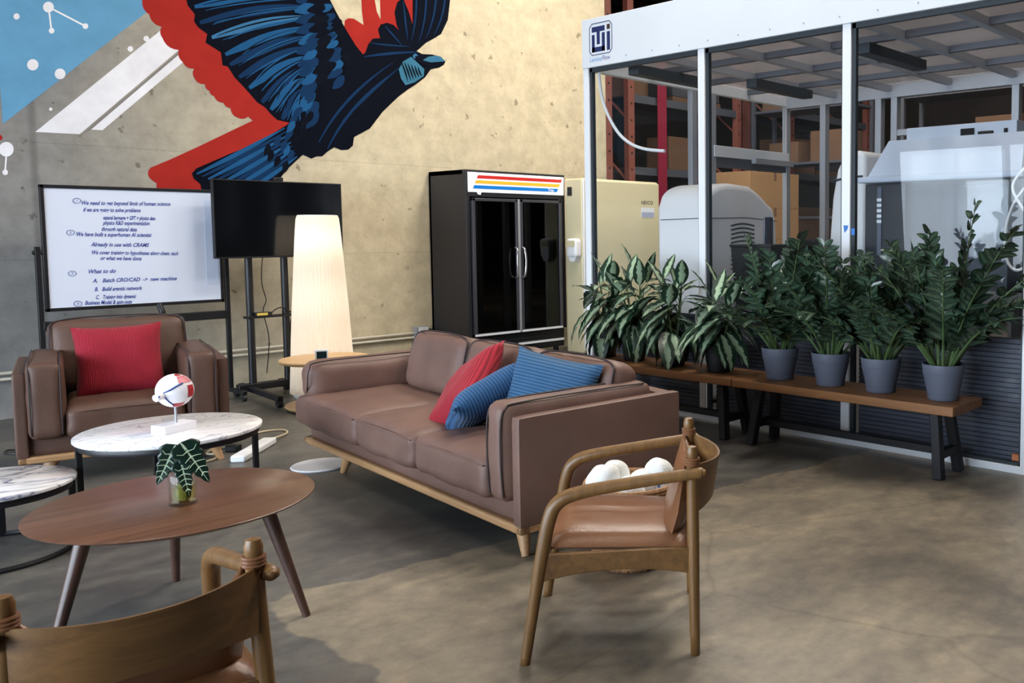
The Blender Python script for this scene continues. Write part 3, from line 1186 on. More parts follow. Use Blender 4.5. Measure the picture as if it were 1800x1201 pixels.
for (px, py, s, circ_) in lines:
    X_, Z_ = board_pt(px, py + 4)
    hw = MB()
    if circ_:
        a = [board_pt(px + 7 * math.cos(k * PI / 8), py + 1 + 4.5 * math.sin(k * PI / 8)) for k in range(17)]
        hw.tube([(u, -0.0135, v) for u, v in a], 0.0018, 5)
        text_mesh(hw, s, 0.026, Matrix.Translation((X_ - 0.007, -0.0135, Z_ + 0.004)) @ Matrix.Rotation(PI / 2, 4, 'X'), shear=0.2)
    else:
        X2, Z2 = board_pt(ends[py], py + 4 + (ends[py] - px) * (-0.03 if py > 460 else 0.012))
        size = 0.044
        wdt = len(s) * size * 0.5
        sc = (X2 - X_) / wdt
        ang = math.atan2(Z2 - Z_, X2 - X_)
        m4 = Matrix.Translation((X_, -0.0135, Z_)) @ Matrix.Rotation(-ang, 4, 'Y') @ Matrix.Diagonal((sc, 1, 1, 1)) @ Matrix.Rotation(PI / 2, 4, 'X')
        text_mesh(hw, s, size, m4, shear=0.35, bold=0.0009)
    hw.build('handwriting_line', MT['marker'], wb, smooth=False)

# ------------------------------------------------------------------ television on a rolling stand
tv = thing('television', 'black flat screen television overlapping the right edge of the whiteboard', 'television', (3.575, 8.1, 1.23))
MB().box((-0.545, -0.012, 0), (0.545, 0.035, 0.665)).build('cabinet', MT['black_soft'], tv, bevel=0.004)
MB().box((-0.535, -0.0145, 0.016), (0.535, -0.0125, 0.655)).build('screen', MT['screen'], tv, smooth=False)
MB().box((-0.4, 0.035, 0.08), (0.4, 0.075, 0.5)).build('back_housing', MT['black_soft'], tv, bevel=0.01)
MB().box((-0.05, -0.01, 0.665), (0.03, 0.015, 0.70)).build('webcam', MT['black_soft'], tv, bevel=0.006)
ts = thing('television_stand', 'black two post rolling television stand beside the pleated floor lamp', 'stand', (3.49, 8.22, 0))
for s in (-0.15, 0.15):
    MB().tube([(s, 0, 0.08), (s, 0, 1.9)], 0.03, 16).build('post', MT['black'], ts)
MB().box((-0.28, -0.035, 0.07), (0.22, 0.035, 0.13)).build('base_beam', MT['black'], ts, bevel=0.006)
for s in (-0.17, 0.17):
    MB().bar((s, 0.2, 0.09), (s * 1.25, -0.66, 0.075), 0.05, 0.045).build('base_leg', MT['black'], ts, bevel=0.006)
    for yy in (-0.64, 0.18):
        cc = MB().tube([(s * 1.25 - 0.02, yy, 0.032), (s * 1.25 + 0.02, yy, 0.032)], 0.031, 18)
        cc.box((s * 1.25 - 0.026, yy - 0.012, 0.03), (s * 1.25 + 0.026, yy + 0.02, 0.07)).build('caster', MT['rubber'], ts)
MB().box((-0.2, -0.05, 0.70), (0.22, 0.03, 0.72)).build('shelf', MT['black'], ts, bevel=0.003)
MB().box((-0.32, -0.01, 1.35), (0.32, -0.045, 1.72)).box((-0.2, -0.0448, 1.3), (-0.15, 0, 1.8)).box((0.15, -0.0448, 1.3), (0.2, 0, 1.8)).build('mount_bracket', MT['black'], ts, bevel=0.003)
ad = thing('power_adapter', 'small black power adapter with yellow label on the television stand shelf', 'adapter', (3.43, 8.19, 0.72))
MB().box((-0.07, -0.03, 0), (0.07, 0.03, 0.03)).build('body', MT['black_soft'], ad, bevel=0.005)
MB().box((-0.06, -0.0315, 0.004), (0.03, -0.0301, 0.026)).build('yellow_sticker', MT['yellow_label'], ad, smooth=False)
MB().tube([(0.07, 0, 0.015), (0.11, -0.01, 0.05), (0.16, -0.01, 0.06), (0.21, 0, 0.03), (0.26, 0.01, 0.0), (0.24, 0.015, -0.1), (0.25, 0.02, -0.3)], 0.005, 8, smooth=6).build('cable', MT['black_cable'], ad)
MB().tube([(-0.105, 0.074, 0.12), (-0.105, 0.155, -0.03), (-0.115, 0.156, -0.23), (-0.085, 0.156, -0.38), (-0.115, 0.15, -0.48), (-0.075, 0.15, -0.73), (-0.105, 0.15, -1.03)], 0.004, 6, smooth=6).build('power_cord', MT['black_cable'], tv)

# ------------------------------------------------------------------ pleated floor lamp
fl = thing('floor_lamp', 'tall glowing white pleated floor lamp in front of the television', 'lamp', (3.80, 7.9, 0))
NP = 44
sh = MB()
prof = [(0.262, 0.03), (0.257, 0.12), (0.246, 0.35), (0.222, 0.8), (0.196, 1.2), (0.176, 1.48), (0.168, 1.57), (0.158, 1.598)]
sh.lathe(prof, NP * 4, fn=lambda a, z: 1 + 0.03 * math.cos(a * NP))
sh.build('lamp_shade', MT['shade'], fl, angle=180)
MB().lathe([(0, 0), (0.24, 0), (0.24, 0.02), (0, 0.022)], 40).build('base', MT['white_frame'], fl)
MB().tube([(0, 0, 0.02), (0, 0, 1.3)], 0.012, 10).build('pole', MT['white_frame'], fl)
MB().ring((0, 0, 1.597), 0.158, 0.004).build('top_ring', MT['white_frame'], fl)
for zz in (0.45, 1.28):
    MB().lathe([(0, 0), (0.03, 0.02), (0.04, 0.05), (0.03, 0.09), (0, 0.1)], 20, c=(0, 0, zz)).build('bulb', mat('warm_bulb', (255, 214, 150), 0.4, emit=3), fl)
for zz, pw in ((0.35, 1.5), (0.80, 1.3), (1.33, 2.1)):
    l = bpy.data.lights.new('lamp_bulb', 'POINT')
    l.energy = pw
    l.color = (1.0, 0.93, 0.83)
    l.shadow_soft_size = 0.05
    o = bpy.data.objects.new('lamp_bulb', l)
    o.location = (3.80, 7.9, zz + 0.05)
    COL.objects.link(o)

# ------------------------------------------------------------------ pale round side table
st = thing('side_table', 'low round pale wood pedestal side table between sofa and floor lamp', 'table', (3.53, 7.28, 0))
MB().lathe([(0, 0.385), (0.33, 0.385), (0.348, 0.397), (0.35, 0.408), (0.345, 0.414), (0, 0.414)], 56).build('table_top', MT['pale_wood'], st)
MB().lathe([(0, 0.012), (0.30, 0.012), (0.315, 0.03), (0.31, 0.042), (0, 0.044)], 56).build('base_plate', MT['pale_wood'], st)
MB().lathe([(0, 0.0), (0.27, 0.0), (0.27, 0.013), (0, 0.013)], 40).build('felt_pad', MT['black_soft'], st)
MB().tube([(0, 0, 0.044), (0, 0, 0.386)], 0.03, 20).build('pedestal', MT['pale_wood'], st)
dv = thing('desk_clock', 'small white cube clock with dark screen on the pale side table', 'clock', (3.40, 7.08, 0.4145), math.radians(-25))
MB().box((-0.048, -0.03, 0), (0.048, 0.03, 0.10)).build('case', MT['white_frame'], dv, bevel=0.006)
MB().box((-0.036, -0.032, 0.018), (0.036, -0.0302, 0.086)).build('screen', mat('clock_screen', (20, 44, 50), 0.15), dv, smooth=False)

# ------------------------------------------------------------------ glass door fridge
FX0, FX1, FY0, FY1, FH = 5.444, 6.753, 8.093, 8.78, 2.1
fr = thing('display_fridge', 'black two door glass display fridge with striped sign against the back wall', 'fridge', (FX0, FY0, 0))
W = FX1 - FX0
D = FY1 - FY0
b = MB()
b.box((0, 0.06, 0.12), (0.05, D, FH)).box((W - 0.05, 0.06, 0.12), (W, D, FH)).box((0, 0.06, FH - 0.05), (W, D, FH))
b.box((0, D - 0.04, 0.12), (W, D, FH)).box((0, 0.06, 0.12), (W, D, 0.34)).box((0, 0, 1.82), (W, 0.058, FH)).box((0, 0, 0.34), (0.045, 0.07, 1.83)).box((W - 0.085, 0, 0.34), (W, 0.07, 1.83))
b.build('cabinet', MT['fridge_black'], fr, bevel=0.004)
MB().box((0.05, 0.1, 0.34), (W - 0.05, D - 0.05, 0.36)).box((0.05, D - 0.06, 0.34), (W - 0.05, D - 0.045, 1.8)).build('interior_liner', mat('dark_liner', (24, 26, 32), 0.5), fr, smooth=False)
for zz in (0.72, 1.05, 1.40):
    sb = MB()
    for k in range(10):
        sb.bar((0.06, 0.14 + k * 0.045, zz), (W - 0.06, 0.14 + k * 0.045, zz), 0.006, 0.006)
    sb.bar((0.06, 0.13, zz), (W - 0.06, 0.13, zz), 0.01, 0.012)
    sb.build('wire_shelf', mat('dark_wire', (40, 42, 50), 0.5), fr, smooth=False)
sg = MB().box((0.02, -0.012, 1.866), (W - 0.018, -0.001, 2.075)).build('sign_panel', MT['sign_white'], fr, bevel=0.006)
for (za, zb, xa, xb, m, nm) in ((2.012, 2.046, 0.125, 1.245, 'sign_red', 'red_stripe'), (1.959, 1.993, 0.10, 1.215, 'sign_yellow', 'yellow_stripe'), (1.904, 1.940, 0.075, 1.185, 'sign_blue', 'blue_stripe')):
    sl = 0.55 * (zb - za)
    o = MB().prism([(xa, za), (xb, za), (xb + sl, zb), (xa + sl, zb)], -0.0145, -0.0122, 'y').build(nm, MT[m], sg, smooth=False)
    if nm == 'blue_stripe':
        tm = MB()
        text_mesh(tm, 'True', 0.042, Matrix.Translation((1.055, -0.0152, 1.908)) @ Matrix.Rotation(PI / 2, 4, 'X'), shear=0.3, bold=0.0006)
        tm.build('lettering', MT['sign_white'], sg, smooth=False)
MB().prism([(0.13, 1.868), (0.14, 1.845), (0.17, 1.84), (0.18, 1.868)], -0.013, -0.002, 'y').build('sign_clip', MT['sign_white'], fr)
for (xa, xb, hx) in ((0.05, 0.625, 0.578), (0.655, 1.225, 0.677)):
    dr = MB()
    dr.box((xa, -0.035, 0.345), (xa + 0.035, 0.0, 1.805)).box((xb - 0.03, -0.035, 0.345), (xb, 0.0, 1.805))
    dr.box((xa, -0.035, 1.775), (xb, 0.0, 1.805)).box((xa, -0.035, 0.345), (xb, 0.0, 0.372))
    dm = dr.build('door', mat('door_grey', (84, 84, 92), 0.35, metal=0.5), fr, bevel=0.003)
    MB().box((xa + 0.02, -0.02, 0.36), (xb - 0.02, -0.014, 1.79)).build('door_glass', glass('dark_fridge_glass', (0.55, 0.58, 0.64), ior=1.5, transp=0.55), dm, smooth=False)
    MB().tube([(hx, -0.036, 0.95), (hx, -0.075, 0.98), (hx + (0.008 if hx > 0.65 else -0.008), -0.085, 1.12), (hx, -0.075, 1.25), (hx, -0.036, 1.28)], 0.012, 10, smooth=5).build('handle', MT['chrome'], dm)
    MB().box((xa, -0.038, 0.345), (xb, -0.0352, 0.368)).build('kick_trim', MT['white_frame'], dm, smooth=False)
MB().box((0.62, -0.03, 0.345), (0.66, 0.0, 1.805)).build('mullion', MT['alu'], fr, bevel=0.002)
MB().box((W - 0.075, -0.004, 0.36), (W - 0.05, -0.0005, 1.8)).build('side_trim', MT['alu_dark'], fr, smooth=False)
g = MB().box((0.04, 0.0, 0.13), (W - 0.04, 0.06, 0.33))
for k in range(5):
    g.box((0.06, -0.006, 0.155 + k * 0.034), (W - 0.06, 0.004, 0.17 + k * 0.034))
g.build('grille', MT['black'], fr, bevel=0.002)
MB().box((0.62, -0.012, 0.20), (W - 0.05, -0.002, 0.225)).build('grille_trim', MT['white_frame'], fr, smooth=False)
for (u, v) in ((0.08, 0.1), (W - 0.08, 0.1), (0.08, D - 0.1), (W - 0.08, D - 0.1)):
    MB().tube([(u, v, 0), (u, v, 0.125)], 0.03, 14).build('foot', MT['rubber'], fr)
MB().box((W - 0.005, 0.1, 1.30), (W + 0.012, 0.2, 1.42)).build('side_clip', MT['white_frame'], fr)

# ------------------------------------------------------------------ conduits and outlet
for nm, zz, x_end in (('upper', 0.362, 5.22), ('lower', 0.315, 5.22)):
    o = thing('conduit_pipe', 'painted conduit pipe along the back wall, the %s of two parallel runs' % nm, 'pipe', (0, 8.77, zz), group=None)
    MB().tube([(-4.9, 0, 0), (x_end, 0, 0)], 0.0135, 10).build('pipe', MT['conduit'], o)
    for xx in (1.0, 2.7, 4.4):
        MB().box((xx - 0.012, -0.016, -0.018), (xx + 0.012, 0.029, 0.018)).build('clamp', MT['conduit'], o, bevel=0.002)
ob = thing('outlet_box', 'grey wall outlet box with a black plug beside the black fridge', 'outlet', (5.29, 8.77, 0.37))
MB().box((-0.075, -0.045, -0.06), (0.075, 0.03, 0.06)).build('box', MT['alu'], ob, bevel=0.003)
MB().box((-0.045, -0.049, -0.055), (0.07, -0.0452, 0.055)).build('cover_plate', MT['white_frame'], ob, bevel=0.002)
pl = MB().tube([(0.02, -0.05, -0.025), (0.02, -0.085, -0.025)], 0.018, 12)
pl.tube([(0.02, -0.085, -0.025), (0.03, -0.10, 0.0), (0.055, -0.09, 0.03), (0.09, -0.07, 0.02), (0.12, -0.05, -0.05), (0.14, -0.03, -0.2)], 0.007, 8, smooth=6)
pl.build('plug', MT['black_cable'], ob)

# ------------------------------------------------------------------ cream cold cabinet beside the fridge
cf = thing('cold_cabinet', 'tall cream upright cabinet standing between the black fridge and the glass room', 'cabinet', (6.715, 7.75, 0))
cw = 1.22
MB().box((0, 0, 0.06), (cw, 0.30, 2.055)).build('body', MT['cream'], cf, bevel=0.02, seg=3)
MB().box((0.03, -0.03, 0.1), (cw - 0.01, -0.001, 2.035)).build('door', MT['cream'], cf, bevel=0.012, seg=3)
MB().box((0.004, -0.022, 0.1), (0.022, -0.001, 2.04)).build('trim_strip', MT['offwhite'], cf, bevel=0.004)
tm = MB()
text_mesh(tm, 'NEVCO', 0.06, Matrix.Translation((0.90, -0.0315, 1.78)) @ Matrix.Rotation(PI / 2, 4, 'X'), bold=0.001)
tm.build('lettering', MT['gasket'], cf, smooth=False)
lb = MB().box((0.90, -0.0325, 1.62), (1.12, -0.0305, 1.74)).build('label_plate', MT['white_frame'], cf, smooth=False)
MB().box((0.905, -0.0335, 1.625), (1.115, -0.0326, 1.685)).build('label_print', mat('label_blue_grey', (168, 178, 206), 0.5), lb, smooth=False)
MB().box((0, 0, 0), (cw, 0.28, 0.06)).build('plinth', MT['black_soft'], cf)
MB().box((-0.012, 0.17, 1.86), (-0.001, 0.24, 1.96)).build('latch', MT['black_soft'], cf, bevel=0.003)
sd = thing('soap_dispenser', 'white soap dispenser mounted on the cream cabinet beside the fridge', 'dispenser', (6.715, 7.84, 1.28), -PI / 2)
MB().cushion((-0.085, -0.10, -0.12), (0.085, -0.001, 0.09), r=0.03, puff=0.005, n=8).build('housing', MT['offwhite'], sd)
MB().prism([(-0.075, -0.10), (0.075, -0.10), (0.04, -0.17), (-0.03, -0.17)], -0.085, -0.005, 'y').build('nozzle_cover', MT['offwhite'], sd, bevel=0.006)
MB().box((-0.07, -0.104, 0.0), (0.07, -0.1005, 0.07)).build('front_badge', MT['cream'], sd, smooth=False)
# ------------------------------------------------------------------ sofa and armchair
def piping_loop(pts, r=0.0045):
    return MB().tube(list(pts) + [pts[0]], r, 6, cap=False)


def upholstered(name, label, cat, loc, rotz, L, n_seats, arm_h, leather, depth=0.92, has_rail=True, back_h=0.80, arm_w=0.135, back_inset=(0.115, 0.115), left_drop=0.0, left_over=False):
    t = thing(name, label, cat, loc, rotz)
    pw = 0.065
    MB().cushion((pw * 0.6, 0.03, 0.17), (L - pw * 0.6, depth - 0.03, 0.34), r=0.025, puff=0, n=8).build('base', leather, t)
    rl = MB()
    rl.box((0.01, 0.005, 0.135), (L - 0.01, 0.065, 0.175)).box((0.01, depth - 0.065, 0.135), (L - 0.01, depth - 0.005, 0.175))
    rl.box((0.01, 0.005, 0.135), (0.06, depth - 0.005, 0.175)).box((L - 0.06, 0.005, 0.135), (L - 0.01, depth - 0.005, 0.175))
    rl.build('wood_rail', MT['sofa_wood'], t, bevel=0.012, seg=3)
    for sx, xx in ((-1, 0.44 if L > 2 else 0.16), (1, L - (0.16 if L > 2 else 0.10))):
        for sy, yy in ((-1, 0.11), (1, depth - 0.11)):
            MB().tube([(xx + sx * 0.05, yy + sy * 0.02, 0), (xx - sx * 0.005, yy, 0.14)], [0.017, 0.038], 14).build('leg', MT['sofa_wood'], t)
    # outer side panels and back panel
    for xa in (0.0, L - pw):
        lo_ = left_over and xa == 0.0
        MB().cushion((xa, 0.14 if lo_ else 0.0, 0.17), (xa + pw, depth, arm_h - (0.12 if lo_ else 0)), r=0.014, puff=0.0, n=10).build('side_panel', leather, t)
    MB().cushion((pw, depth - 0.09, 0.17), (L - pw, depth, arm_h), r=0.02, puff=0.0, n=10).build('back_panel', leather, t)
    # loose arm cushions hanging over the front
    ah0 = arm_h
    for s, xa in ((-1, pw), (1, L - pw - arm_w)):
        arm_h = ah0 - (left_drop if s < 0 else 0)
        lo_ = left_over and s < 0
        a = MB().cushion((xa - (0.05 if lo_ else 0), -0.02 if lo_ else -0.045, 0.405 if lo_ else 0.27), (xa + arm_w, depth - 0.12, arm_h + 0.055), r=0.085 if lo_ else 0.045, puff=0.012, n=14, wrinkle=0.006, seed=xa * 10, puff_axis=0).build('arm_cushion', leather, t)
        inner = xa + arm_w - 0.012 if s < 0 else xa + 0.012
        outer = xa + 0.012 if s < 0 else xa + arm_w - 0.012
        for xi in (inner, outer):
            if lo_ and xi == outer:
                continue
            pts = [(xi - 0.05, -0.012, 0.47), (xi - 0.012, -0.02, 0.53), (xi, -0.012, arm_h + 0.01), (xi, 0.05, arm_h + 0.048), (xi, depth * 0.5, arm_h + 0.053), (xi, depth - 0.17, arm_h + 0.05)] if lo_ else [(xi, -0.035, 0.30), (xi, -0.044, 0.45), (xi, -0.040, arm_h - 0.02), (xi, -0.012, arm_h + 0.035), (xi, 0.05, arm_h + 0.052), (xi, depth * 0.5, arm_h + 0.055), (xi, depth - 0.17, arm_h + 0.05)]
            MB().tube(pts, 0.0045, 6, smooth=4).build('piping', MT['piping'], a)
    arm_h = ah0
    # seat cushions
    xa, xb = pw + arm_w + 0.004, L - pw - arm_w - 0.004
    w = (xb - xa) / n_seats
    x_first = 0.004 if left_over else xa
    for k in range(n_seats):
        u, v = xa + k * w + 0.003, xa + (k + 1) * w - 0.003
        lo_x = x_first if k == 0 else u
        c = MB().cushion((lo_x, -0.05, 0.265), (v, depth - 0.26, 0.445), r=0.05, puff=0.028, n=20, wrinkle=0.009, seed=k * 3.7 + L).build('seat_cushion', leather, t)
        pts = [(u + 0.02, -0.043, 0.415), (u + w * 0.3, -0.049, 0.424), (v - w * 0.3, -0.049, 0.424), (v - 0.02, -0.043, 0.415)]
        MB().tube(pts, 0.004, 6, smooth=4).build('piping', leather, c)
    # back cushions leaning on the back panel
    nb = n_seats
    for k in range(nb):
        bx0, bx1 = back_inset[0], L - back_inset[1]
        wb_ = (bx1 - bx0) / nb
        u, v = bx0 + k * wb_ + 0.004, bx0 + (k + 1) * wb_ - 0.004
        m4 = Matrix.Translation(((u + v) / 2, depth - 0.30, 0.43)) @ Matrix.Rotation(math.radians(-15), 4, 'X')
        hw_ = (v - u) / 2
        hb = (back_h - 0.43) / math.cos(math.radians(15))
        c = MB().cushion((-hw_, -0.09, 0.0), (hw_, 0.09, hb), r=0.07, puff=0.035, n=16, mtx=m4, wrinkle=0.009, seed=k * 5.1 + L * 2, puff_axis=1).build('back_cushion', leather, t)
        pts = [m4 @ Vector(p) for p in [(-hw_ + 0.012, -0.075, 0.08), (-hw_ + 0.012, -0.08, hb - 0.10), (-hw_ + 0.06, -0.07, hb - 0.015), (0, -0.066, hb + 0.004), (hw_ - 0.06, -0.07, hb - 0.015), (hw_ - 0.012, -0.08, hb - 0.10), (hw_ - 0.012, -0.075, 0.08)]]
        MB().tube(pts, 0.0055, 6, smooth=5).build('piping', MT['piping'], c)
    return t


SOFA_A = math.atan2(-0.9955, -0.0945)
SOFA_L = 2.52
S0 = Vector((2.32 + SOFA_L * 0.0945, 3.105 + SOFA_L * 0.9955, 0))
sofa = upholstered('sofa', 'long brown leather three seat sofa with red and blue cushions on it', 'sofa', S0, SOFA_A, SOFA_L, 3, 0.655, MT['leather'], back_inset=(0.235, 0.14), left_drop=0.045, left_over=True)
AC_A = math.radians(-14)
armchair = upholstered('armchair', 'wide brown leather armchair in front of the whiteboard with a red cushion', 'armchair', (1.285, 6.30, 0), AC_A, 1.06, 1, 0.66, MT['leather_dark'], back_h=0.89, arm_w=0.165, back_inset=(0.155, 0.155))


def throw_pillow(name, label, m, size, mtx, group=None, thick=0.17, seed=0, sag=0.0):
    n = 22
    mb = MB()
    grids = []
    for s in (-1, 1):
        g = []
        for i in range(n + 1):
            row = []
            for j in range(n + 1):
                u, v = -1 + 2 * i / n, -1 + 2 * j / n
                x = u * size / 2 * (1 - 0.075 * (1 - v * v))
                y = v * size / 2 * (1 - 0.075 * (1 - u * u))
                z = s * thick / 2 * ((1 - u ** 4) * (1 - v ** 4)) ** 0.62
                z += 0.012 * mnoise.noise(Vector((u * 2.2 + seed, v * 2.2, s * 0.6))) * (1 - u ** 4) * (1 - v ** 4)
                z -= sag * (u * u)
                row.append(mb.bm.verts.new((x, y, z)))
            g.append(row)
        for i in range(n):
            for j in range(n):
                q = (g[i][j], g[i + 1][j], g[i + 1][j + 1], g[i][j + 1])
                mb.bm.faces.new(q if s > 0 else q[::-1])
        grids.append(g)
    bmesh.ops.remove_doubles(mb.bm, verts=mb.bm.verts, dist=0.0006)
    o = mb.build(name, m, smooth=True, angle=70)
    o.matrix_world = mtx
    tag(o, label, 'cushion', group)
    return o


def frame_mtx(origin, ex_, ey_):
    ex_ = Vector(ex_).normalized()
    ey_ = Vector(ey_)
    ez_ = ex_.cross(ey_).normalized()
    ey_ = ez_.cross(ex_)
    m = Matrix((ex_, ey_, ez_)).transposed().to_4x4()
    m.translation = origin
    return m


SM = Matrix.Translation(S0) @ Matrix.Rotation(SOFA_A, 4, 'Z')
AM = Matrix.Translation((1.285, 6.30, 0)) @ Matrix.Rotation(AC_A, 4, 'Z')


def local(m, o, ex_, ey_):
    r3 = m.to_3x3()
    return frame_mtx(m @ Vector(o), r3 @ Vector(ex_), r3 @ Vector(ey_))


throw_pillow('throw_cushion', 'red corduroy cushion leaning on the back of the armchair', MT['red_cord'], 0.47, local(AM, (0.515, 0.37, 0.65), (1, 0, 0.02), (0.0, 0.34, 0.94)), 'corduroy cushions', seed=1)
throw_pillow('throw_cushion', 'red corduroy cushion on the sofa, leftmost of its three cushions', MT['red_cord2'], 0.50, local(SM, (1.44, 0.33, 0.585), (0.80, 0.10, 0.52), (-0.42, 0.68, 0.58)), 'corduroy cushions', seed=2)
throw_pillow('throw_cushion', 'low blue corduroy cushion lying between the red and the upright blue cushion', MT['blue_cord2'], 0.46, local(SM, (1.74, 0.30, 0.60), (0.80, -0.30, 0.42), (0.15, 0.85, 0.42)), 'corduroy cushions', seed=3)
throw_pillow('throw_cushion', 'upright blue corduroy cushion in the right corner of the sofa', MT['blue_cord'], 0.50, local(SM, (2.10, 0.42, 0.60), (0.90, 0.36, -0.14), (0.06, 0.33, 0.94)), 'corduroy cushions', seed=4)

# ------------------------------------------------------------------ round tables
ct = thing('coffee_table', 'round walnut coffee table on three tapered legs holding the potted plant', 'table', (1.218, 3.69, 0))
MB().lathe([(0, 0.432), (0.38, 0.432), (0.44, 0.440), (0.458, 0.449), (0.459, 0.453), (0.455, 0.456), (0, 0.456)], 72).build('table_top', MT['walnut'], ct)
for a in (-48, 74, 194):
    ca, sa = math.cos(math.radians(a)), math.sin(math.radians(a))
    MB().tube([(ca * 0.452, sa * 0.452, 0), (ca * 0.315, sa * 0.315, 0.434)], [0.014, 0.026], 16).build('leg', MT['walnut_leg'], ct)

m1 = thing('coffee_table', 'taller round white marble table with thin black legs beside the armchair', 'table', (1.673, 5.11, 0))
MB().lathe([(0, 0.428), (0.402, 0.428), (0.409, 0.434), (0.409, 0.446), (0.403, 0.45), (0, 0.45)], 72).build('marble_top', MT['marble_a'], m1)
MB().ring((0, 0, 0.412), 0.385, 0.010, 64, 6, 0.016).build('upper_ring', MT['black'], m1)
MB().ring((0, 0, 0.012), 0.385, 0.010, 64, 6, 0.012).build('floor_ring', MT['black'], m1)
for a in (-27, 63, 153, 243):
    ca, sa = math.cos(math.radians(a + 20)) * 0.385, math.sin(math.radians(a + 20)) * 0.385
    MB().box((ca - 0.012, sa - 0.012, 0.01), (ca + 0.012, sa + 0.012, 0.42)).build('leg', MT['black'], m1)

m2 = thing('coffee_table', 'lower veined marble table cut off by the left edge of the photo', 'table', (0.93, 5.10, 0))
MB().lathe([(0, 0.31), (0.322, 0.31), (0.328, 0.315), (0.328, 0.326), (0.323, 0.33), (0, 0.33)], 72).build('marble_top', MT['marble_b'], m2)
MB().ring((0, 0, 0.294), 0.307, 0.010, 64, 6, 0.016).build('upper_ring', MT['black'], m2)
MB().ring((0, 0, 0.012), 0.307, 0.010, 64, 6, 0.012).build('floor_ring', MT['black'], m2)
for a in (-40, 50, 140, 230):
    ca, sa = math.cos(math.radians(a + 20)) * 0.307, math.sin(math.radians(a + 20)) * 0.307
    MB().box((ca - 0.012, sa - 0.012, 0.01), (ca + 0.012, sa + 0.012, 0.30)).build('leg', MT['black'], m2)

# ------------------------------------------------------------------ eye model on the marble table
em = thing('eye_model', 'white and red anatomical eye model on a small stand on the marble table', 'model', (1.66, 5.03, 0.45), math.radians(18))
MB().box((-0.085, -0.05, 0), (0.085, 0.05, 0.042)).build('base_block', MT['skin_white'], em, bevel=0.003)
MB().tube([(0.012, 0, 0.04), (0.012, 0, 0.13)], 0.006, 10).build('rod', MT['alu'], em)
ez, er = 0.205, 0.084
eb = MB().lathe([(0 if abs(abs(a) - 90) < 1 else er * math.cos(math.radians(a)), ez + er * math.sin(math.radians(a))) for a in range(-90, 91, 9)], 40, c=(0.012, 0, 0)).build('eyeball', MT['skin_white'], em, angle=180)
MB().tube([(-0.066, -0.018, ez - 0.012), (-0.108, -0.028, ez - 0.018)], 0.018, 18).build('optic_nerve', MT['skin_white'], eb)


def sphere_patch(name, m, az0, az1, el0, el1, k=1.012, n=12):
    mb = MB()
    g = []
    for i in range(n + 1):
        row = []
        for j in range(n + 1):
            a, e = math.radians(az0 + (az1 - az0) * i / n), math.radians(el0 + (el1 - el0) * j / n)
            row.append(mb.bm.verts.new((0.012 + er * k * math.cos(e) * math.cos(a), er * k * math.cos(e) * math.sin(a), ez + er * k * math.sin(e))))
        g.append(row)
    for i in range(n):
        for j in range(n):
            mb.bm.faces.new((g[i][j], g[i + 1][j], g[i + 1][j + 1], g[i][j + 1]))
    return mb.build(name, m, eb, angle=180)


sphere_patch('muscle_patch', MT['skin_pink'], -112, -50, 30, 62)
sphere_patch('muscle_patch', MT['skin_red'], -84, -54, -22, 20)
sphere_patch('muscle_patch', MT['skin_red'], -140, -84, -66, -42)
sphere_patch('muscle_patch', MT['skin_red'], -120, -60, 66, 84)


def on_sphere(az, el, k=1.02):
    a, e = math.radians(az), math.radians(el)
    return (0.012 + er * k * math.cos(e) * math.cos(a), er * k * math.cos(e) * math.sin(a), ez + er * k * math.sin(e))


MB().tube([(-0.105, -0.047, ez - 0.012)] + [on_sphere(*p) for p in ((-165, -2), (-140, 10), (-115, 24), (-98, 30))], 0.0042, 8, smooth=5).build('vessel', MT['skin_blue'], eb)
MB().tube([on_sphere(*p) for p in ((-160, -4), (-148, -30), (-132, -50))], 0.0036, 8, smooth=5).build('vessel', MT['skin_blue'], eb)

# ------------------------------------------------------------------ small plant in a glass jar on the walnut table
ap = thing('potted_plant', 'small dark arrow leaved plant with pale veins in a glass jar on the walnut table', 'plant', (1.215, 3.625, 0.456))
jar = MB()
jar.lathe([(0, 0.0), (0.044, 0.0), (0.046, 0.006), (0.046, 0.105), (0.043, 0.112), (0.040, 0.112), (0.041, 0.012), (0, 0.010)], 36)
jar.build('glass_jar', MT['glass'], ap)
MB().lathe([(0, 0.012), (0.040, 0.012), (0.040, 0.07), (0, 0.07)], 30).build('water', MT['water'], ap)
MB().lathe([(0, 0.014), (0.020, 0.016), (0.024, 0.04), (0.016, 0.075), (0, 0.078)], 16, fn=lambda a, z: 1 + 0.2 * math.sin(3 * a)).build('root_ball', mat('moss_roots', (104, 108, 52), 0.9, var=0.4, vscale=80), ap)


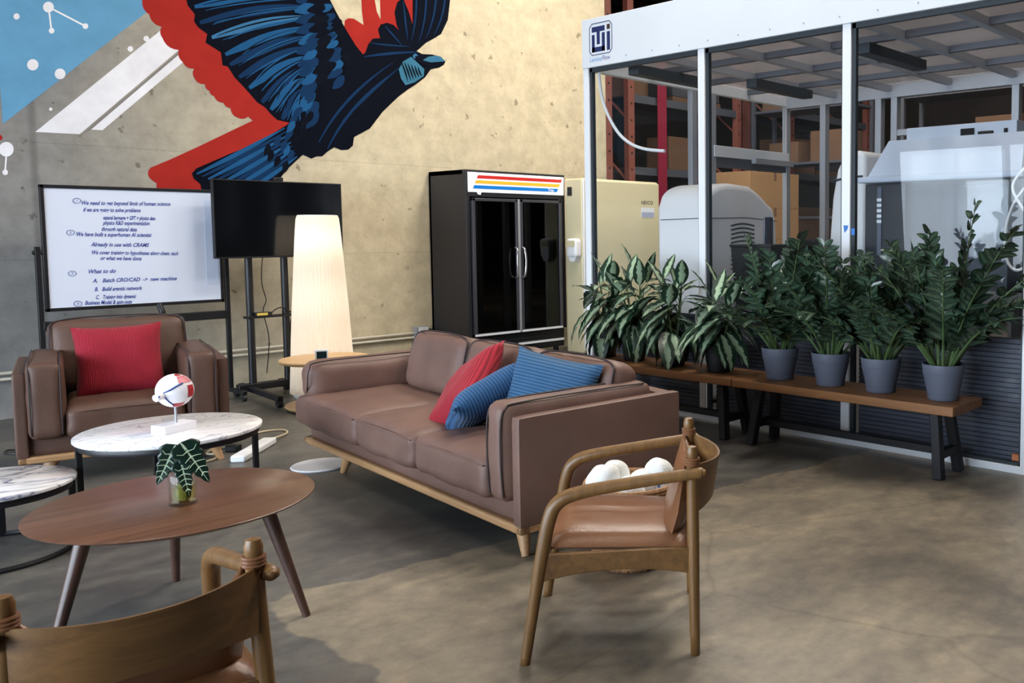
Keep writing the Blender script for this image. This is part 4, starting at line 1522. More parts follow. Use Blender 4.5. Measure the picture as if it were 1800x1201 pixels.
def leaf_uv(mb, base, tip_dir, up, length, width, shape, n=10, droop=0.0, fold=0.15, lobes=0.0, wave=0.0, m=4):
    """single blade with UVs: u along, v across"""
    if mb.uv is None:
        mb.uv = mb.bm.loops.layers.uv.new('UVMap')
    d = Vector(tip_dir).normalized()
    u = Vector(up)
    s = d.cross(u)
    if s.length < 1e-4:
        s = d.orthogonal()
    s.normalize()
    u = s.cross(d).normalized()
    p = Vector(base)
    rows = []
    dd = d.copy()
    for i in range(n + 1):
        t = i / n
        w = width * shape(t) / 2
        row = []
        for j in range(-m, m + 1):
            v = j / m
            off = fold * w * abs(v)
            wv = wave * math.sin(t * 26) * abs(v) * w
            row.append((mb.bm.verts.new(p + s * (w * v) + u * (off + wv)), t, v * 0.5 + 0.5))
        rows.append(row)
        if droop:
            ax = s
            q = Quaternion(ax, -droop / n)
            dd = q @ dd
            u = q @ u
        p = p + dd * (length / n)
    for i in range(n):
        for j in range(2 * m):
            q = (rows[i][j], rows[i + 1][j], rows[i + 1][j + 1], rows[i][j + 1])
            try:
                f = mb.bm.faces.new([k[0] for k in q])
            except ValueError:
                continue
            for lp, k in zip(f.loops, q):
                lp[mb.uv].uv = (k[1], k[2])
    return rows


def arrow_shape(t):
    return max(0.02, (min(1, t / 0.10) ** 0.5) * (1 - t) ** 0.72 * (1 + 0.10 * math.cos(t * 34))) * 1.05


rb = _r2  # seen from across the table; directions are plain world vectors below
for (base, tip, up, ln, wd) in [((-0.025, 0.01, 0.195), (-0.42, 0.18, -1.0), (-0.4, -0.85, 0.1), 0.135, 0.09), ((0.012, -0.012, 0.20), (0.36, -0.36, -0.78), (-0.25, -0.8, 0.5), 0.15, 0.105),
                                ((-0.005, -0.02, 0.14), (0.08, -0.24, -0.9), (-0.3, -0.9, 0.2), 0.12, 0.07)]:
    d = Vector(tip).normalized()
    lf = MB()
    base = Vector(base)
    b0 = base - d * ln * 0.22
    rows = leaf_uv(lf, b0, d, up, ln * 1.2, wd, arrow_shape, n=26, fold=0.12, droop=0.25)
    leaf = lf.build('leaf', MT['alo'], ap, solid=0.0012, angle=180)
    s = d.cross(Vector(up)).normalized()
    nn = s.cross(d).normalized()
    vn = MB()
    for k in range(1, 6):
        t0 = 0.10 + k * 0.13
        for sg_ in (-1, 1):
            o = b0 + d * (ln * 1.2 * t0) + nn * 0.004
            w = wd * arrow_shape(min(t0 + 0.08, 1)) * 0.45
            vn.tube([o, o + s * sg_ * w * 0.55 + d * ln * 0.03 + nn * 0.004, o + s * sg_ * w + d * ln * (0.07 if k > 1 else -0.05) + nn * 0.006], [0.0022, 0.0016, 0.0008], 5)
    vn.build('leaf_veins', MT['vein'], leaf)
    MB().tube([(0.0, 0.0, 0.05), (base.x * 0.4, base.y * 0.4, 0.13), base], [0.0035, 0.003, 0.0025], 7, smooth=5).build('stalk', MT['stem_green'], ap)

# ------------------------------------------------------------------ wooden lounge chairs with leather seats
def lounge_chair(label, loc, rotz):
    t = thing('lounge_chair', label, 'chair', loc, rotz, 'wooden lounge chairs')
    fy, ry, fx, rx = 0.286, -0.286, 0.284, 0.272
    tx = 0.232
    for s in (-1, 1):
        # front leg bends into the arm and runs back to the rear post
        pts = [(s * fx, fy, 0.0), (s * (fx - 0.006), fy - 0.035, 0.22), (s * (fx - 0.012), fy - 0.065, 0.39), (s * (fx - 0.018), fy - 0.085, 0.485),
               (s * (fx - 0.022), fy - 0.108, 0.535), (s * (fx - 0.026), fy - 0.16, 0.566), (s * (fx - 0.03), 0.0, 0.590), (s * (tx + 0.028), ry + 0.01, 0.628), (s * (tx + 0.028), ry - 0.026, 0.630)]
        MB().tube(pts, [0.017, 0.020, 0.023, 0.024, 0.024, 0.024, 0.022, 0.020, 0.017], 16, smooth=6).build('arm', MT['oak'], t, angle=180)
        p = MB().tube([(s * rx, ry, 0), (s * (tx + 0.012), ry + 0.004, 0.40), (s * tx, ry + 0.006, 0.66)], [0.016, 0.021, 0.020], 16, smooth=4).build('rear_post', MT['oak'], t, angle=180)
        MB().lathe([(0.0205, 0.645), (0.022, 0.66), (0.016, 0.668), (0.0205, 0.68), (0.021, 0.70), (0.016, 0.716), (0, 0.721)], 18, c=(s * tx, ry + 0.006, 0)).build('knob', MT['oak'], p)
        wrap = MB()
        for k in range(3):
            wrap.ring((s * tx, ry + 0.006, 0.655 + k * 0.009), 0.023, 0.005, 18, 6)
        wrap.build('leather_tie', MT['tan'], p)

    def rail(a, b_, z_top, h_end, h_mid, th):
        a, b_ = Vector(a), Vector(b_)
        d = b_ - a
        Lr = d.length
        ang = math.atan2(d.y, d.x)
        m4 = Matrix.Translation(a) @ Matrix.Rotation(ang, 4, 'Z')
        n = 14
        top = [(Lr * k / n, z_top) for k in range(n + 1)]
        bot = [(Lr * k / n, z_top - h_mid - (h_end - h_mid) * (2 * k / n - 1) ** 2) for k in range(n, -1, -1)]
        MB().prism(top + bot, -th / 2, th / 2, 'y', m4).build('seat_rail', MT['oak_x'], t, bevel=0.004)

    zf = 0.372
    xs, xr = fx - 0.012, tx + 0.014
    rail((-xs, fy - 0.055, 0), (xs, fy - 0.055, 0), zf, 0.09, 0.065, 0.022)
    rail((-xr, ry + 0.004, 0), (xr, ry + 0.004, 0), zf, 0.09, 0.065, 0.022)
    for s in (-1, 1):
        rail((s * xs, fy - 0.055, 0), (s * xr, ry + 0.004, 0), zf, 0.095, 0.065, 0.022)
    # padded seat
    sb = MB()
    n = 20
    rows = {}
    for sgn in (-1, 1):
        for i in range(n + 1):
            for j in range(n + 1):
                u, v = -1 + 2 * i / n, -1 + 2 * j / n
                yy = v * 0.255 - 0.022
                half = 0.258 + (v - 1) * 0.008
                xx = u * half
                e = max(0.0, (1 - abs(u) ** 6) * (1 - abs(v) ** 6)) ** 0.5
                seam = -0.006 * math.exp(-(u / 0.035) ** 2)
                zz = 0.380 + v * 0.010 + (0.052 * e + seam * e if sgn > 0 else -0.026 * e)
                zz += 0.004 * mnoise.noise(Vector((xx * 9, yy * 9, 3))) * e
                if v > 0.75:
                    zz -= (v - 0.75) * 0.05 * (1 if sgn > 0 else 0.3)
                rows[(sgn, i, j)] = sb.bm.verts.new((xx, yy, zz))
        for i in range(n):
            for j in range(n):
                q = [rows[(sgn, a, b_)] for a, b_ in ((i, j), (i + 1, j), (i + 1, j + 1), (i, j + 1))]
                sb.bm.faces.new(q if sgn > 0 else q[::-1])
    bmesh.ops.remove_doubles(sb.bm, verts=sb.bm.verts, dist=0.0004)
    so = sb.build('seat', MT['tan'], t, angle=80)
    MB().tube([(0, -0.26, 0.404), (0, -0.1, 0.4175), (0, 0.08, 0.4225), (0, 0.19, 0.416), (0, 0.225, 0.385)], 0.0018, 6, smooth=5).build('seam', mat('tan_seam', (120, 74, 46), 0.6), so)
    # bent plywood back between the posts
    pb = MB()
    n, m = 24, 6
    th = 0.008
    g = {}
    for side in (0, 1):
        for i in range(n + 1):
            u = -1 + 2 * i / n
            x = u * (tx + 0.004)
            bow = 0.09 * (1 - abs(u) ** 2.2)
            drop = 0.012 * (1 - u * u)
            for j in range(m + 1):
                v = j / m
                zt, zb = 0.655 - drop, 0.488 - 0.035 * (1 - u * u) * -0.5
                yy = ry - 0.012 - bow * (0.75 + 0.25 * v) + (th if side else 0)
                g[(side, i, j)] = pb.bm.verts.new((x, yy, zb + (zt - zb) * v))
    for side in (0, 1):
        for i in range(n):
            for j in range(m):
                pb.bm.faces.new([g[(side, a, b_)] for a, b_ in ((i, j), (i + 1, j), (i + 1, j + 1), (i, j + 1))])
    for i in range(n):
        for j in (0, m):
            pb.bm.faces.new([g[k] for k in ((0, i, j), (0, i + 1, j), (1, i + 1, j), (1, i, j))])
    for j in range(m):
        for i in (0, n):
            pb.bm.faces.new([g[k] for k in ((0, i, j), (0, i, j + 1), (1, i, j + 1), (1, i, j))])
    pb.build('back_panel', MT['oak_x'], t, angle=50)
    # leather back pad tied to the knobs
    bp = MB()
    n = 18
    g = {}
    for sgn in (-1, 1):
        for i in range(n + 1):
            for j in range(n + 1):
                u, v = -1 + 2 * i / n, -1 + 2 * j / n
                half = 0.222 + 0.006 * v
                x = u * half
                z = 0.482 + v * 0.106 + 0.105 * (abs(u) ** 5) * max(v, 0)
                e = max(0.0, (1 - abs(u) ** 4) * (1 - abs(v) ** 4)) ** 0.55
                y = ry + 0.085 - (v + 1) * 0.030 - 0.03 * (1 - u * u) * (v + 1) * 0.6 + sgn * 0.042 * e
                y += 0.006 * mnoise.noise(Vector((x * 8, z * 8, 1.7 * sgn))) * e
                g[(sgn, i, j)] = bp.bm.verts.new((x, y, z))
        for i in range(n):
            for j in range(n):
                q = [g[(sgn, a, b_)] for a, b_ in ((i, j), (i + 1, j), (i + 1, j + 1), (i, j + 1))]
                bp.bm.faces.new(q[::-1] if sgn > 0 else q)
    bmesh.ops.remove_doubles(bp.bm, verts=bp.bm.verts, dist=0.0004)
    bo = bp.build('back_pad', MT['tan'], t, angle=80)
    for s in ():
        MB().tube([(s * 0.17, ry + 0.02, 0.672), (s * 0.20, ry + 0.03, 0.682), (s * (tx - 0.01), ry + 0.028, 0.685), (s * (tx + 0.01), ry + 0.03, 0.665)], [0.02, 0.016, 0.010, 0.008], 8, smooth=4, flat=0.5).build('tie_strap', MT['tan'], bo)
    return t


lounge_chair('oak lounge chair with tan leather seat beside the sofa, seen from its side', (2.20, 2.385, 0), math.radians(43.8))
lounge_chair('oak lounge chair seen from behind at the bottom left corner', (0.685, 2.53, 0), math.radians(-5))

# ------------------------------------------------------------------ wicker basket of rolled towels
bk = thing('wicker_basket', 'brown wicker basket holding white towels behind the oak lounge chair', 'basket', (2.68, 2.80, 0))
bb = MB()
bb.lathe([(0, 0.004), (0.15, 0.0), (0.165, 0.02), (0.185, 0.15), (0.20, 0.30), (0.20, 0.345), (0.185, 0.345), (0.18, 0.30), (0.165, 0.15), (0.15, 0.03), (0, 0.02)], 96, fn=lambda a, z: 1 + 0.018 * math.sin(a * 32) * (1 if z < 0.33 else 0.3))
bb.build('basket_body', MT['basket'], bk, angle=60)
rr_ = MB()
for k in range(3):
    rr_.ring((0, 0, 0.325 + k * 0.014), 0.197, 0.011, 64, 6)
rr_.build('rim', MT['basket'], bk)
tw = [(-0.105, 0.06, 0.33, 0.075, 0.09), (-0.03, 0.07, 0.34, 0.07, 0.085), (0.03, -0.04, 0.32, 0.075, 0.07), (0.11, -0.07, 0.33, 0.07, 0.10), (-0.07, -0.06, 0.32, 0.075, 0.065)]
for i, (x, y, z, r, h) in enumerate(tw):
    lab = ['rolled white towel standing tallest at the left of the wicker basket', 'rolled white towel at the back of the wicker basket', 'rolled white towel in the middle of the wicker basket',
           'rolled white towel at the right of the basket, behind the leather back pad', 'rolled white towel at the front of the wicker basket'][i]
    tt = thing('rolled_towel', lab, 'towel', (2.68 + x, 2.80 + y, 0.10), rnd.uniform(0, 6), 'towels in the basket')
    top = z + h - 0.10
    MB().cushion((-r, -r * 0.9, 0), (r, r * 0.9, top), r=0.06, puff=0.02, n=12, wrinkle=0.022, seed=i * 9).build('roll', MT['towel'], tt)
    for a in (0, PI * 0.5, PI, PI * 1.5):
        mpx = Matrix.Rotation(a, 4, 'Z')
        MB().cushion((-r * 0.35, -r * 1.06, top - 0.10), (r * 0.4, -r * 0.88, top - 0.065), r=0.008, puff=0, n=4, mtx=mpx).build('print_band', MT['towel_blue'], tt)

# ------------------------------------------------------------------ floor things
ps = thing('power_strip', 'white power strip lying on the floor beside the marble table', 'power strip', (2.31, 5.96, 0), math.atan2(6.36 - 5.96, 2.69 - 2.31))
MB().box((0, -0.045, 0), (0.52, 0.045, 0.045)).build('housing', MT['white_cable'], ps, bevel=0.012, seg=3)
for k in range(5):
    MB().box((0.07 + k * 0.085, -0.018, 0.0452), (0.105 + k * 0.085, 0.018, 0.047)).build('socket', MT['offwhite'], ps, smooth=False)
tag(MB().tube([(2.70, 6.35, 0.03), (2.86, 6.52, 0.01), (2.90, 6.66, 0.008), (2.78, 6.72, 0.008), (2.55, 6.62, 0.008), (2.38, 6.48, 0.008), (2.27, 6.33, 0.01), (2.32, 6.22, 0.012), (2.24, 6.14, 0.01), (2.12, 6.10, 0.008)], 0.007, 8, smooth=8).build('extension_cord', mat('beige_cable', (206, 190, 160), 0.5)),
    'looping beige cord of the white power strip on the floor', 'cord')
ba = thing('wall_charger', 'small black plug adapter lying among the beige cord loops', 'adapter', (2.42, 6.30, 0), 0.6)
MB().box((-0.03, -0.04, 0), (0.03, 0.04, 0.045)).build('body', MT['black_soft'], ba, bevel=0.006)
MB().tube([(0, 0.04, 0.02), (-0.05, 0.12, 0.008), (-0.16, 0.1, 0.008), (-0.2, 0.0, 0.008)], 0.004, 6, smooth=6).build('cable', MT['black_cable'], ba)
dsk = thing('floor_disc', 'flat white round disc on the floor under the left end of the sofa', 'disc', (2.60, 5.475, 0))
MB().lathe([(0, 0), (0.165, 0.0), (0.17, 0.006), (0.165, 0.011), (0, 0.012)], 48).build('plate', MT['disc_white'], dsk)
tag(MB().tube([(1.56, 7.42, 0.006), (1.49, 7.46, 0.012), (1.46, 7.40, 0.010), (1.49, 7.33, 0.008), (1.56, 7.31, 0.006)], 0.006, 8, smooth=8).build('floor_cable', MT['black_cable']),
    'short loop of black cable on the floor at the left of the armchair', 'cord')
# ------------------------------------------------------------------ glass clean room
GX = 5.09                      # outer face of the front frame
PY = [5.80, 4.507, 3.22, 1.955, 0.70]
CZ = 2.83
BX = 7.95
cr = thing('clean_room', 'white framed glass clean room with a logo header behind the plant benches', 'clean room', (0, 0, 0))
hd = MB().box((GX - 0.012, 0.6, 2.819), (GX + 0.05, 5.835, 3.219)).build('header_panel', MT['header'], cr, bevel=0.004)
for k in range(16):
    MB().tube([(GX - 0.0155, 5.3 - k * 0.29, 2.87), (GX - 0.011, 5.3 - k * 0.29, 2.87)], 0.006, 10).build('screw', MT['alu'], hd)


def logo_y(u):
    return 5.735 - u


def logo_box(mb, u0, v0, u1, v1, d=0.0135):
    mb.box((GX - d, logo_y(u1), v0), (GX - 0.0121, logo_y(u0), v1))


# emblem: letters set in a rounded square (u runs to the right along the header, v is height)
lg = MB()
U, V0, SW, SH = 0.0, 2.915, 0.27, 0.255
out = [(0.03, 0), (SW - 0.03, 0), (SW, 0.03), (SW, SH - 0.03), (SW - 0.03, SH), (0.03, SH), (0, SH - 0.03), (0, 0.03)]
for (a, b_) in zip(out, out[1:] + out[:1]):
    a3 = (GX - 0.0132, logo_y(a[0]), V0 + a[1])
    b3 = (GX - 0.0132, logo_y(b_[0]), V0 + b_[1])
    lg.bar(a3, b3, 0.006, 0.002, up=(1, 0, 0))
logo_box(lg, 0.028, V0 + 0.185, 0.185, V0 + 0.228)       # T bar
logo_box(lg, 0.088, V0 + 0.082, 0.125, V0 + 0.186)       # T stem
logo_box(lg, 0.028, V0 + 0.022, 0.062, V0 + 0.165)       # U left
logo_box(lg, 0.028, V0 + 0.022, 0.185, V0 + 0.062)       # U bottom
logo_box(lg, 0.150, V0 + 0.022, 0.185, V0 + 0.172)       # U right
logo_box(lg, 0.210, V0 + 0.022, 0.247, V0 + 0.172)       # I
lgo = lg.build('logo_emblem', MT['dark_blue'], hd, smooth=False)
d_ = MB()
logo_box(d_, 0.210, V0 + 0.190, 0.247, V0 + 0.230)
d_.build('logo_dot', MT['brown_print'], lgo, smooth=False)
RT = Matrix(((0, 0, -1, 0), (-1, 0, 0, 0), (0, 1, 0, 0), (0, 0, 0, 1)))
for s, u, m in (('Laminar', 0.0, 'light_blue'), ('Flow', 0.152, 'violet_print')):
    tm = MB()
    text_mesh(tm, s, 0.052, Matrix.Translation((GX - 0.0128, logo_y(u), 2.862)) @ RT @ Matrix.Diagonal((0.92, 1, 1, 1)), bold=0.0008)
    tm.build('lettering', MT[m], hd, smooth=False)
MB().box((GX - 0.004, 0.6, 0.0), (GX + 0.055, 5.83, 0.045)).build('floor_rail', MT['white_frame'], cr, bevel=0.003)
for i, y in enumerate(PY):
    MB().box((GX - 0.003, y - 0.033, 0.045), (GX + 0.052, y + 0.033, 2.819)).build('post', MT['white_frame'], cr, bevel=0.003)
for a, b_ in zip(PY, PY[1:]):
    y0, y1 = b_ + 0.033, a - 0.033
    gk = MB()
    gk.box((GX + 0.012, y0, 0.045), (GX + 0.04, y0 + 0.014, 2.819)).box((GX + 0.012, y1 - 0.03, 0.045), (GX + 0.045, y1, 2.819))
    gk.box((GX + 0.012, y0, 2.785), (GX + 0.045, y1, 2.819)).box((GX + 0.012, y0, 0.045), (GX + 0.04, y1, 0.065))
    gk.build('gasket', MT['gasket'], cr, smooth=False)
    MB().box((GX + 0.022, y0, 0.05), (GX + 0.028, y1, 2.815)).build('glass_pane', MT['pane'], cr, smooth=False)
# end wall towards the fridge, with a doorway
EY = 5.80
MB().box((GX + 0.05, EY - 0.03, 2.80), (BX, EY + 0.03, 2.90)).build('top_beam', MT['white_frame'], cr, bevel=0.003)
for xx in (6.42, 6.70, BX):
    MB().box((xx - 0.035, EY - 0.03, 0), (xx + 0.035, EY + 0.03, 2.80)).build('post', MT['alu'], cr, bevel=0.003)
MB().box((6.70, EY - 0.04, 2.19), (BX, EY + 0.03, 2.30)).build('door_lintel', MT['white_frame'], cr, bevel=0.003)
MB().box((6.74, EY - 0.02, 2.09), (BX - 0.03, EY + 0.02, 2.19)).build('door_header', MT['alu_dark'], cr, smooth=False)
MB().box((7.28, EY - 0.10, 2.15), (BX, EY - 0.04, 2.21)).build('door_closer', MT['alu'], cr, bevel=0.004)
MB().box((GX + 0.05, EY - 0.004, 0.05), (6.385, EY + 0.004, 2.8)).build('glass_pane', MT['pane'], cr, smooth=False)
MB().box((6.735, EY - 0.004, 2.3), (BX - 0.035, EY + 0.004, 2.8)).build('glass_pane', MT['pane'], cr, smooth=False)
MB().box((6.455, EY - 0.004, 0.05), (6.665, EY + 0.004, 2.8)).build('glass_pane', MT['pane'], cr, smooth=False)
MB().box((GX + 0.05, EY - 0.03, 0), (6.70, EY + 0.03, 0.045)).build('end_rail', MT['white_frame'], cr, smooth=False)
# far side frame
MB().box((BX - 0.04, 0.7, 2.78), (BX + 0.04, EY, 2.92)).build('far_beam', MT['alu'], cr, bevel=0.003)
for yy in (5.3, 4.63, 4.45, 3.2, 1.9, 0.7):
    MB().box((BX - 0.04, yy - 0.035, 0), (BX + 0.04, yy + 0.035, 2.78)).build('post', MT['alu'], cr, bevel=0.003)
MB().box((BX - 0.03, 3.2, 2.40), (BX + 0.03, 4.45, 2.46)).build('cross_bar', MT['alu'], cr, smooth=False)
# ceiling grid
for yy in (5.15, 4.507, 3.86, 3.22, 2.58, 1.955, 1.3, 0.7):
    MB().box((GX + 0.05, yy - 0.03, 2.84), (BX, yy + 0.03, 2.90)).build('ceiling_beam', MT['alu'], cr, smooth=False)
for xx in (5.85, 6.55, 7.25):
    MB().box((xx - 0.025, 0.7, 2.85), (xx + 0.025, EY, 2.90)).build('ceiling_runner', MT['alu_dark'], cr, smooth=False)
M_TILE = mat('ceiling_tile', (206, 202, 204), 0.6, var=0.10, vscale=1.5)
_t = M_TILE.node_tree          # translucent roof sheets
_tr = _t.nodes.new('ShaderNodeBsdfTransparent')
_mx = _t.nodes.new('ShaderNodeMixShader')
_mx.inputs[0].default_value = 0.45
_t.links.new(_t.nodes['Principled BSDF'].outputs[0], _mx.inputs[1])
_t.links.new(_tr.outputs[0], _mx.inputs[2])
_t.links.new(_mx.outputs[0], _t.nodes['Material Output'].inputs[0])
ct_ = MB()
ct_.box((GX + 0.05, 0.7, 2.905), (BX, EY, 2.93))
ct_.build('ceiling_tiles', M_TILE, cr, smooth=False)
for (x_, y_) in ((5.75, 5.45), (6.9, 5.1), (6.2, 3.5), (6.2, 2.2)):
    MB().box((x_ - 0.45, y_ - 0.06, 2.76), (x_ + 0.45, y_ + 0.06, 2.84)).build('strip_fixture', MT['gasket'], cr, bevel=0.004)
tag(MB().tube([(5.17, 5.73, 2.79), (5.17, 5.70, 2.60), (5.17, 5.63, 2.44), (5.17, 5.50, 2.27), (5.17, 5.35, 2.17), (5.17, 5.18, 2.117), (5.17, 4.97, 2.09)], 0.013, 10, smooth=6).build('hanging_tube', MT['white_cable']),
    'white tube curving down behind the leftmost glass pane of the clean room', 'tube')
tag(MB().tube([(5.30, 2.04, 1.75), (5.30, 2.14, 1.62), (5.30, 2.19, 1.45), (5.30, 2.18, 1.28), (5.30, 2.12, 1.21), (5.30, 2.04, 1.26), (5.30, 1.99, 1.4), (5.30, 2.06, 1.55), (5.30, 2.15, 1.72), (5.30, 2.06, 1.85)], 0.009, 8, smooth=8).build('coiled_cable', MT['white_cable']),
    'coil of white cable hanging behind the right end of the glass room', 'cable')
for nm, pts in (('first', [(3.236, 1.49), (3.198, 1.49), (3.205, 1.462), (3.228, 1.44)]), ('second', [(3.182, 1.47), (3.155, 1.47), (3.155, 1.425), (3.182, 1.425)])):
    o = MB().prism(pts, GX - 0.0045 if nm == 'first' else GX + 0.0095, GX - 0.0032 if nm == 'first' else GX + 0.0115, 'x').build('tape_piece', MT['tape'], smooth=False)
    tag(o, 'torn piece of blue tape on the middle white post' if nm == 'first' else 'blue tape tab on the glass right of the middle white post', 'tape', 'blue tape pieces')
# slatted panels behind the lower glass
labs = ['dark slatted panel behind the glass at the left, beside the sofa', 'dark slatted panel behind the middle glass pane under the benches', 'dark slatted panel behind the right glass pane beside the bench end', 'dark slatted panel beyond the right edge of the photo']
for i, (a, b_) in enumerate(zip(PY, PY[1:])):
    if i == 3:
        break
    t = thing('slatted_panel', labs[i], 'panel', (GX + 0.10, 0, 0), group='slatted panels')
    s = MB()
    for k in range(25):
        s.box((0, b_ + 0.05, 0.05 + k * 0.030), (0.012, a - 0.05, 0.05 + k * 0.030 + 0.0245))
    s.build('slats', MT['slat'], t, smooth=False)
    MB().box((0.013, b_ + 0.05, 0.0), (0.03, a - 0.05, 0.80)).build('backing', MT['black_soft'], t, smooth=False)
og = thing('orange_block', 'small orange block on the floor behind the right glass pane', 'block', (5.165, 2.03, 0.045))
MB().box((-0.012, -0.03, 0.015), (0.012, 0.035, 0.055)).build('block', MT['orange'], og, bevel=0.003)
MB().box((-0.014, -0.035, 0.0), (0.014, 0.04, 0.015)).build('pad', MT['rubber'], og)

# ------------------------------------------------------------------ instruments inside
ws = thing('laboratory_instrument', 'white laboratory machine with rounded top and vent slots behind the glass', 'machine', (5.52, 4.86, 0))
b = MB()
n = 16
prof = [(0, 0.02), (0.0, 1.66)] + [(0.02 + 0.34 * k / n, 1.70 + 0.16 * math.sin(PI / 2 * min(1, (k / n) ** 0.55))) for k in range(n + 1)] + [(0.62, 1.845), (0.76, 1.78), (0.88, 1.70), (0.96, 1.665), (1.0, 1.55), (1.03, 1.2), (1.03, 0.02)]
b.prism(prof, 0, 0.55, 'y')
b.build('housing', MT['offwhite'], ws, bevel=0.05, seg=4, angle=60)
for k in range(11):
    sl = MB()
    zz = 1.50 - k * 0.037
    pts = [(0.34 + 0.32 * q / 8, -0.001, zz + 0.018 * math.sin(PI * q / 8)) for q in range(9)]
    sl.tube(pts, 0.0065, 6)
    sl.build('vent_slot', MT['gasket'], ws)
MB().tube([(0.005, -0.001, 1.56), (0.3, -0.0015, 1.565), (0.55, -0.0015, 1.57), (0.8, -0.0015, 1.555), (1.0, -0.001, 1.545)], 0.004, 6, smooth=4).build('seam', MT['alu_dark'], ws)
MB().tube([(-0.001, 0.04, 1.56), (-0.001, 0.5, 1.55)], 0.004, 6).build('seam', MT['alu_dark'], ws)
MB().cushion((0.80, -0.012, 1.28), (0.93, 0.02, 1.58), r=0.012, puff=0, n=4).build('display', mat('instrument_display', (14, 32, 66), 0.2), ws)
kb = thing('waste_bin', 'tall black tapered bin in front of the white vented machine', 'bin', (5.78, 4.42, 0))
kp = [(-0.16, -0.16), (0.16, -0.16), (0.16, 0.16), (-0.16, 0.16)]
bm_ = MB()
lo = [bm_.bm.verts.new((x * 0.82, y * 0.82, 0)) for x, y in kp]
hi = [bm_.bm.verts.new((x * 1.3, y * 1.3, 1.33)) for x, y in kp]
for k in range(4):
    bm_.bm.faces.new((lo[k], lo[(k + 1) % 4], hi[(k + 1) % 4], hi[k]))
bm_.bm.faces.new(lo[::-1])
bm_.bm.faces.new(hi)
bm_.build('bin_body', MT['black_soft'], kb, bevel=0.01)
MB().box((-0.215, -0.215, 1.325), (0.215, 0.215, 1.345)).build('bin_lid', MT['black_soft'], kb, bevel=0.004)
s2 = thing('laboratory_instrument', 'pale rounded machine half hidden behind the middle white post', 'machine', (6.75, 4.18, 0))
MB().prism([(0.34, 0.0), (0.30, 1.0), (0.24, 1.75), (0.19, 2.0), (0.12, 2.12), (-0.02, 2.16), (-0.10, 2.14), (-0.10, 0)], 0, 0.6, 'x').build('housing', MT['offwhite'], s2, bevel=0.04, seg=3)
MB().tube([(-0.006, 0.215, 1.90), (-0.006, 0.05, 1.93), (-0.006, -0.08, 1.93)], 0.010, 8).build('seam', MT['gasket'], s2)

hx = 6.55
ho = thing('safety_cabinet', 'white biological safety cabinet with black interior at the right behind the glass', 'cabinet', (hx, 2.57, 0))
HW = 1.33
MB().prism([(0.10, 1.99), (0.12, 2.02), (0.13, 2.305), (0.72, 2.305), (0.72, 1.99)], 0.115, HW - 0.265, 'y').build('upper_housing', MT['ceiling_white'], ho, bevel=0.006)
hb = MB()
v = [(-0.05, -0.0, 1.905), (-0.05, HW + 0.0, 1.905), (0.10, HW - 0.115, 2.21), (0.10, 0.035, 2.21), (0.72, 0.0, 1.905), (0.72, HW, 1.905), (0.72, HW - 0.115, 2.21), (0.72, 0.035, 2.21)]
hb.add(v, [(0, 1, 2, 3), (4, 7, 6, 5), (0, 3, 7, 4), (1, 5, 6, 2), (3, 2, 6, 7), (0, 4, 5, 1)])
hb.build('front_hood', MT['ceiling_white'], ho, bevel=0.005)
MB().cushion((-0.12, -0.04, 1.845), (0.72, HW + 0.085, 1.91), r=0.028, puff=0, n=8).build('hood_lip', MT['ceiling_white'], ho)
MB().box((0.0, HW - 0.33, 0.98), (0.72, HW + 0.05, 1.845)).box((0, -0.02, 0.98), (0.72, 0.12, 1.845)).build('side_cheek', mat('navy_black', (18, 22, 34), 0.3), ho, bevel=0.004)
MB().box((0.66, 0.0, 0.98), (0.72, HW, 1.845)).build('back_wall', MT['alu_dark'], ho, smooth=False)
MB().box((0.0, 0.12, 0.98), (0.012, HW - 0.33, 1.845)).build('sash_glass', MT['pane'], ho, smooth=False)
lt = MB().box((-0.006, HW - 0.11, 1.25), (-0.001, HW - 0.07, 1.82))
ltp = lt.build('level_strip', mat('strip_grey', (84, 92, 112), 0.4), ho, smooth=False)
for k in range(5):
    MB().box((-0.009, HW - 0.112, 1.52 + k * 0.045), (-0.0062, HW - 0.068, 1.545 + k * 0.045)).build('status_mark', MT['white_frame'], ltp, smooth=False)
MB().box((0.0, -0.02, 0.88), (0.72, HW + 0.05, 0.98)).build('worktop', MT['alu'], ho, bevel=0.006)
for u, w_ in ((0.06, 0.06), (0.66, 0.06), (0.06, HW - 0.06), (0.66, HW - 0.06)):
    MB().box((u - 0.03, w_ - 0.03, 0), (u + 0.03, w_ + 0.03, 0.88)).build('leg', MT['alu_dark'], ho, smooth=False)


def on_up(name, y0, y1, z0, z1, m, r=0.0):
    x_ = 0.12
    return MB().box((x_ - 0.006, y0, z0), (x_ + 0.008, y1, z1)).build(name, m, ho, bevel=r)


on_up('control_screen', 0.46, 0.575, 2.17, 2.265, MT['screen'], 0.003)
on_up('handle_slot', 0.30, 0.43, 2.185, 2.235, MT['screen'], 0.02)
on_up('power_switch', 0.185, 0.215, 2.185, 2.245, MT['screen'], 0.003)

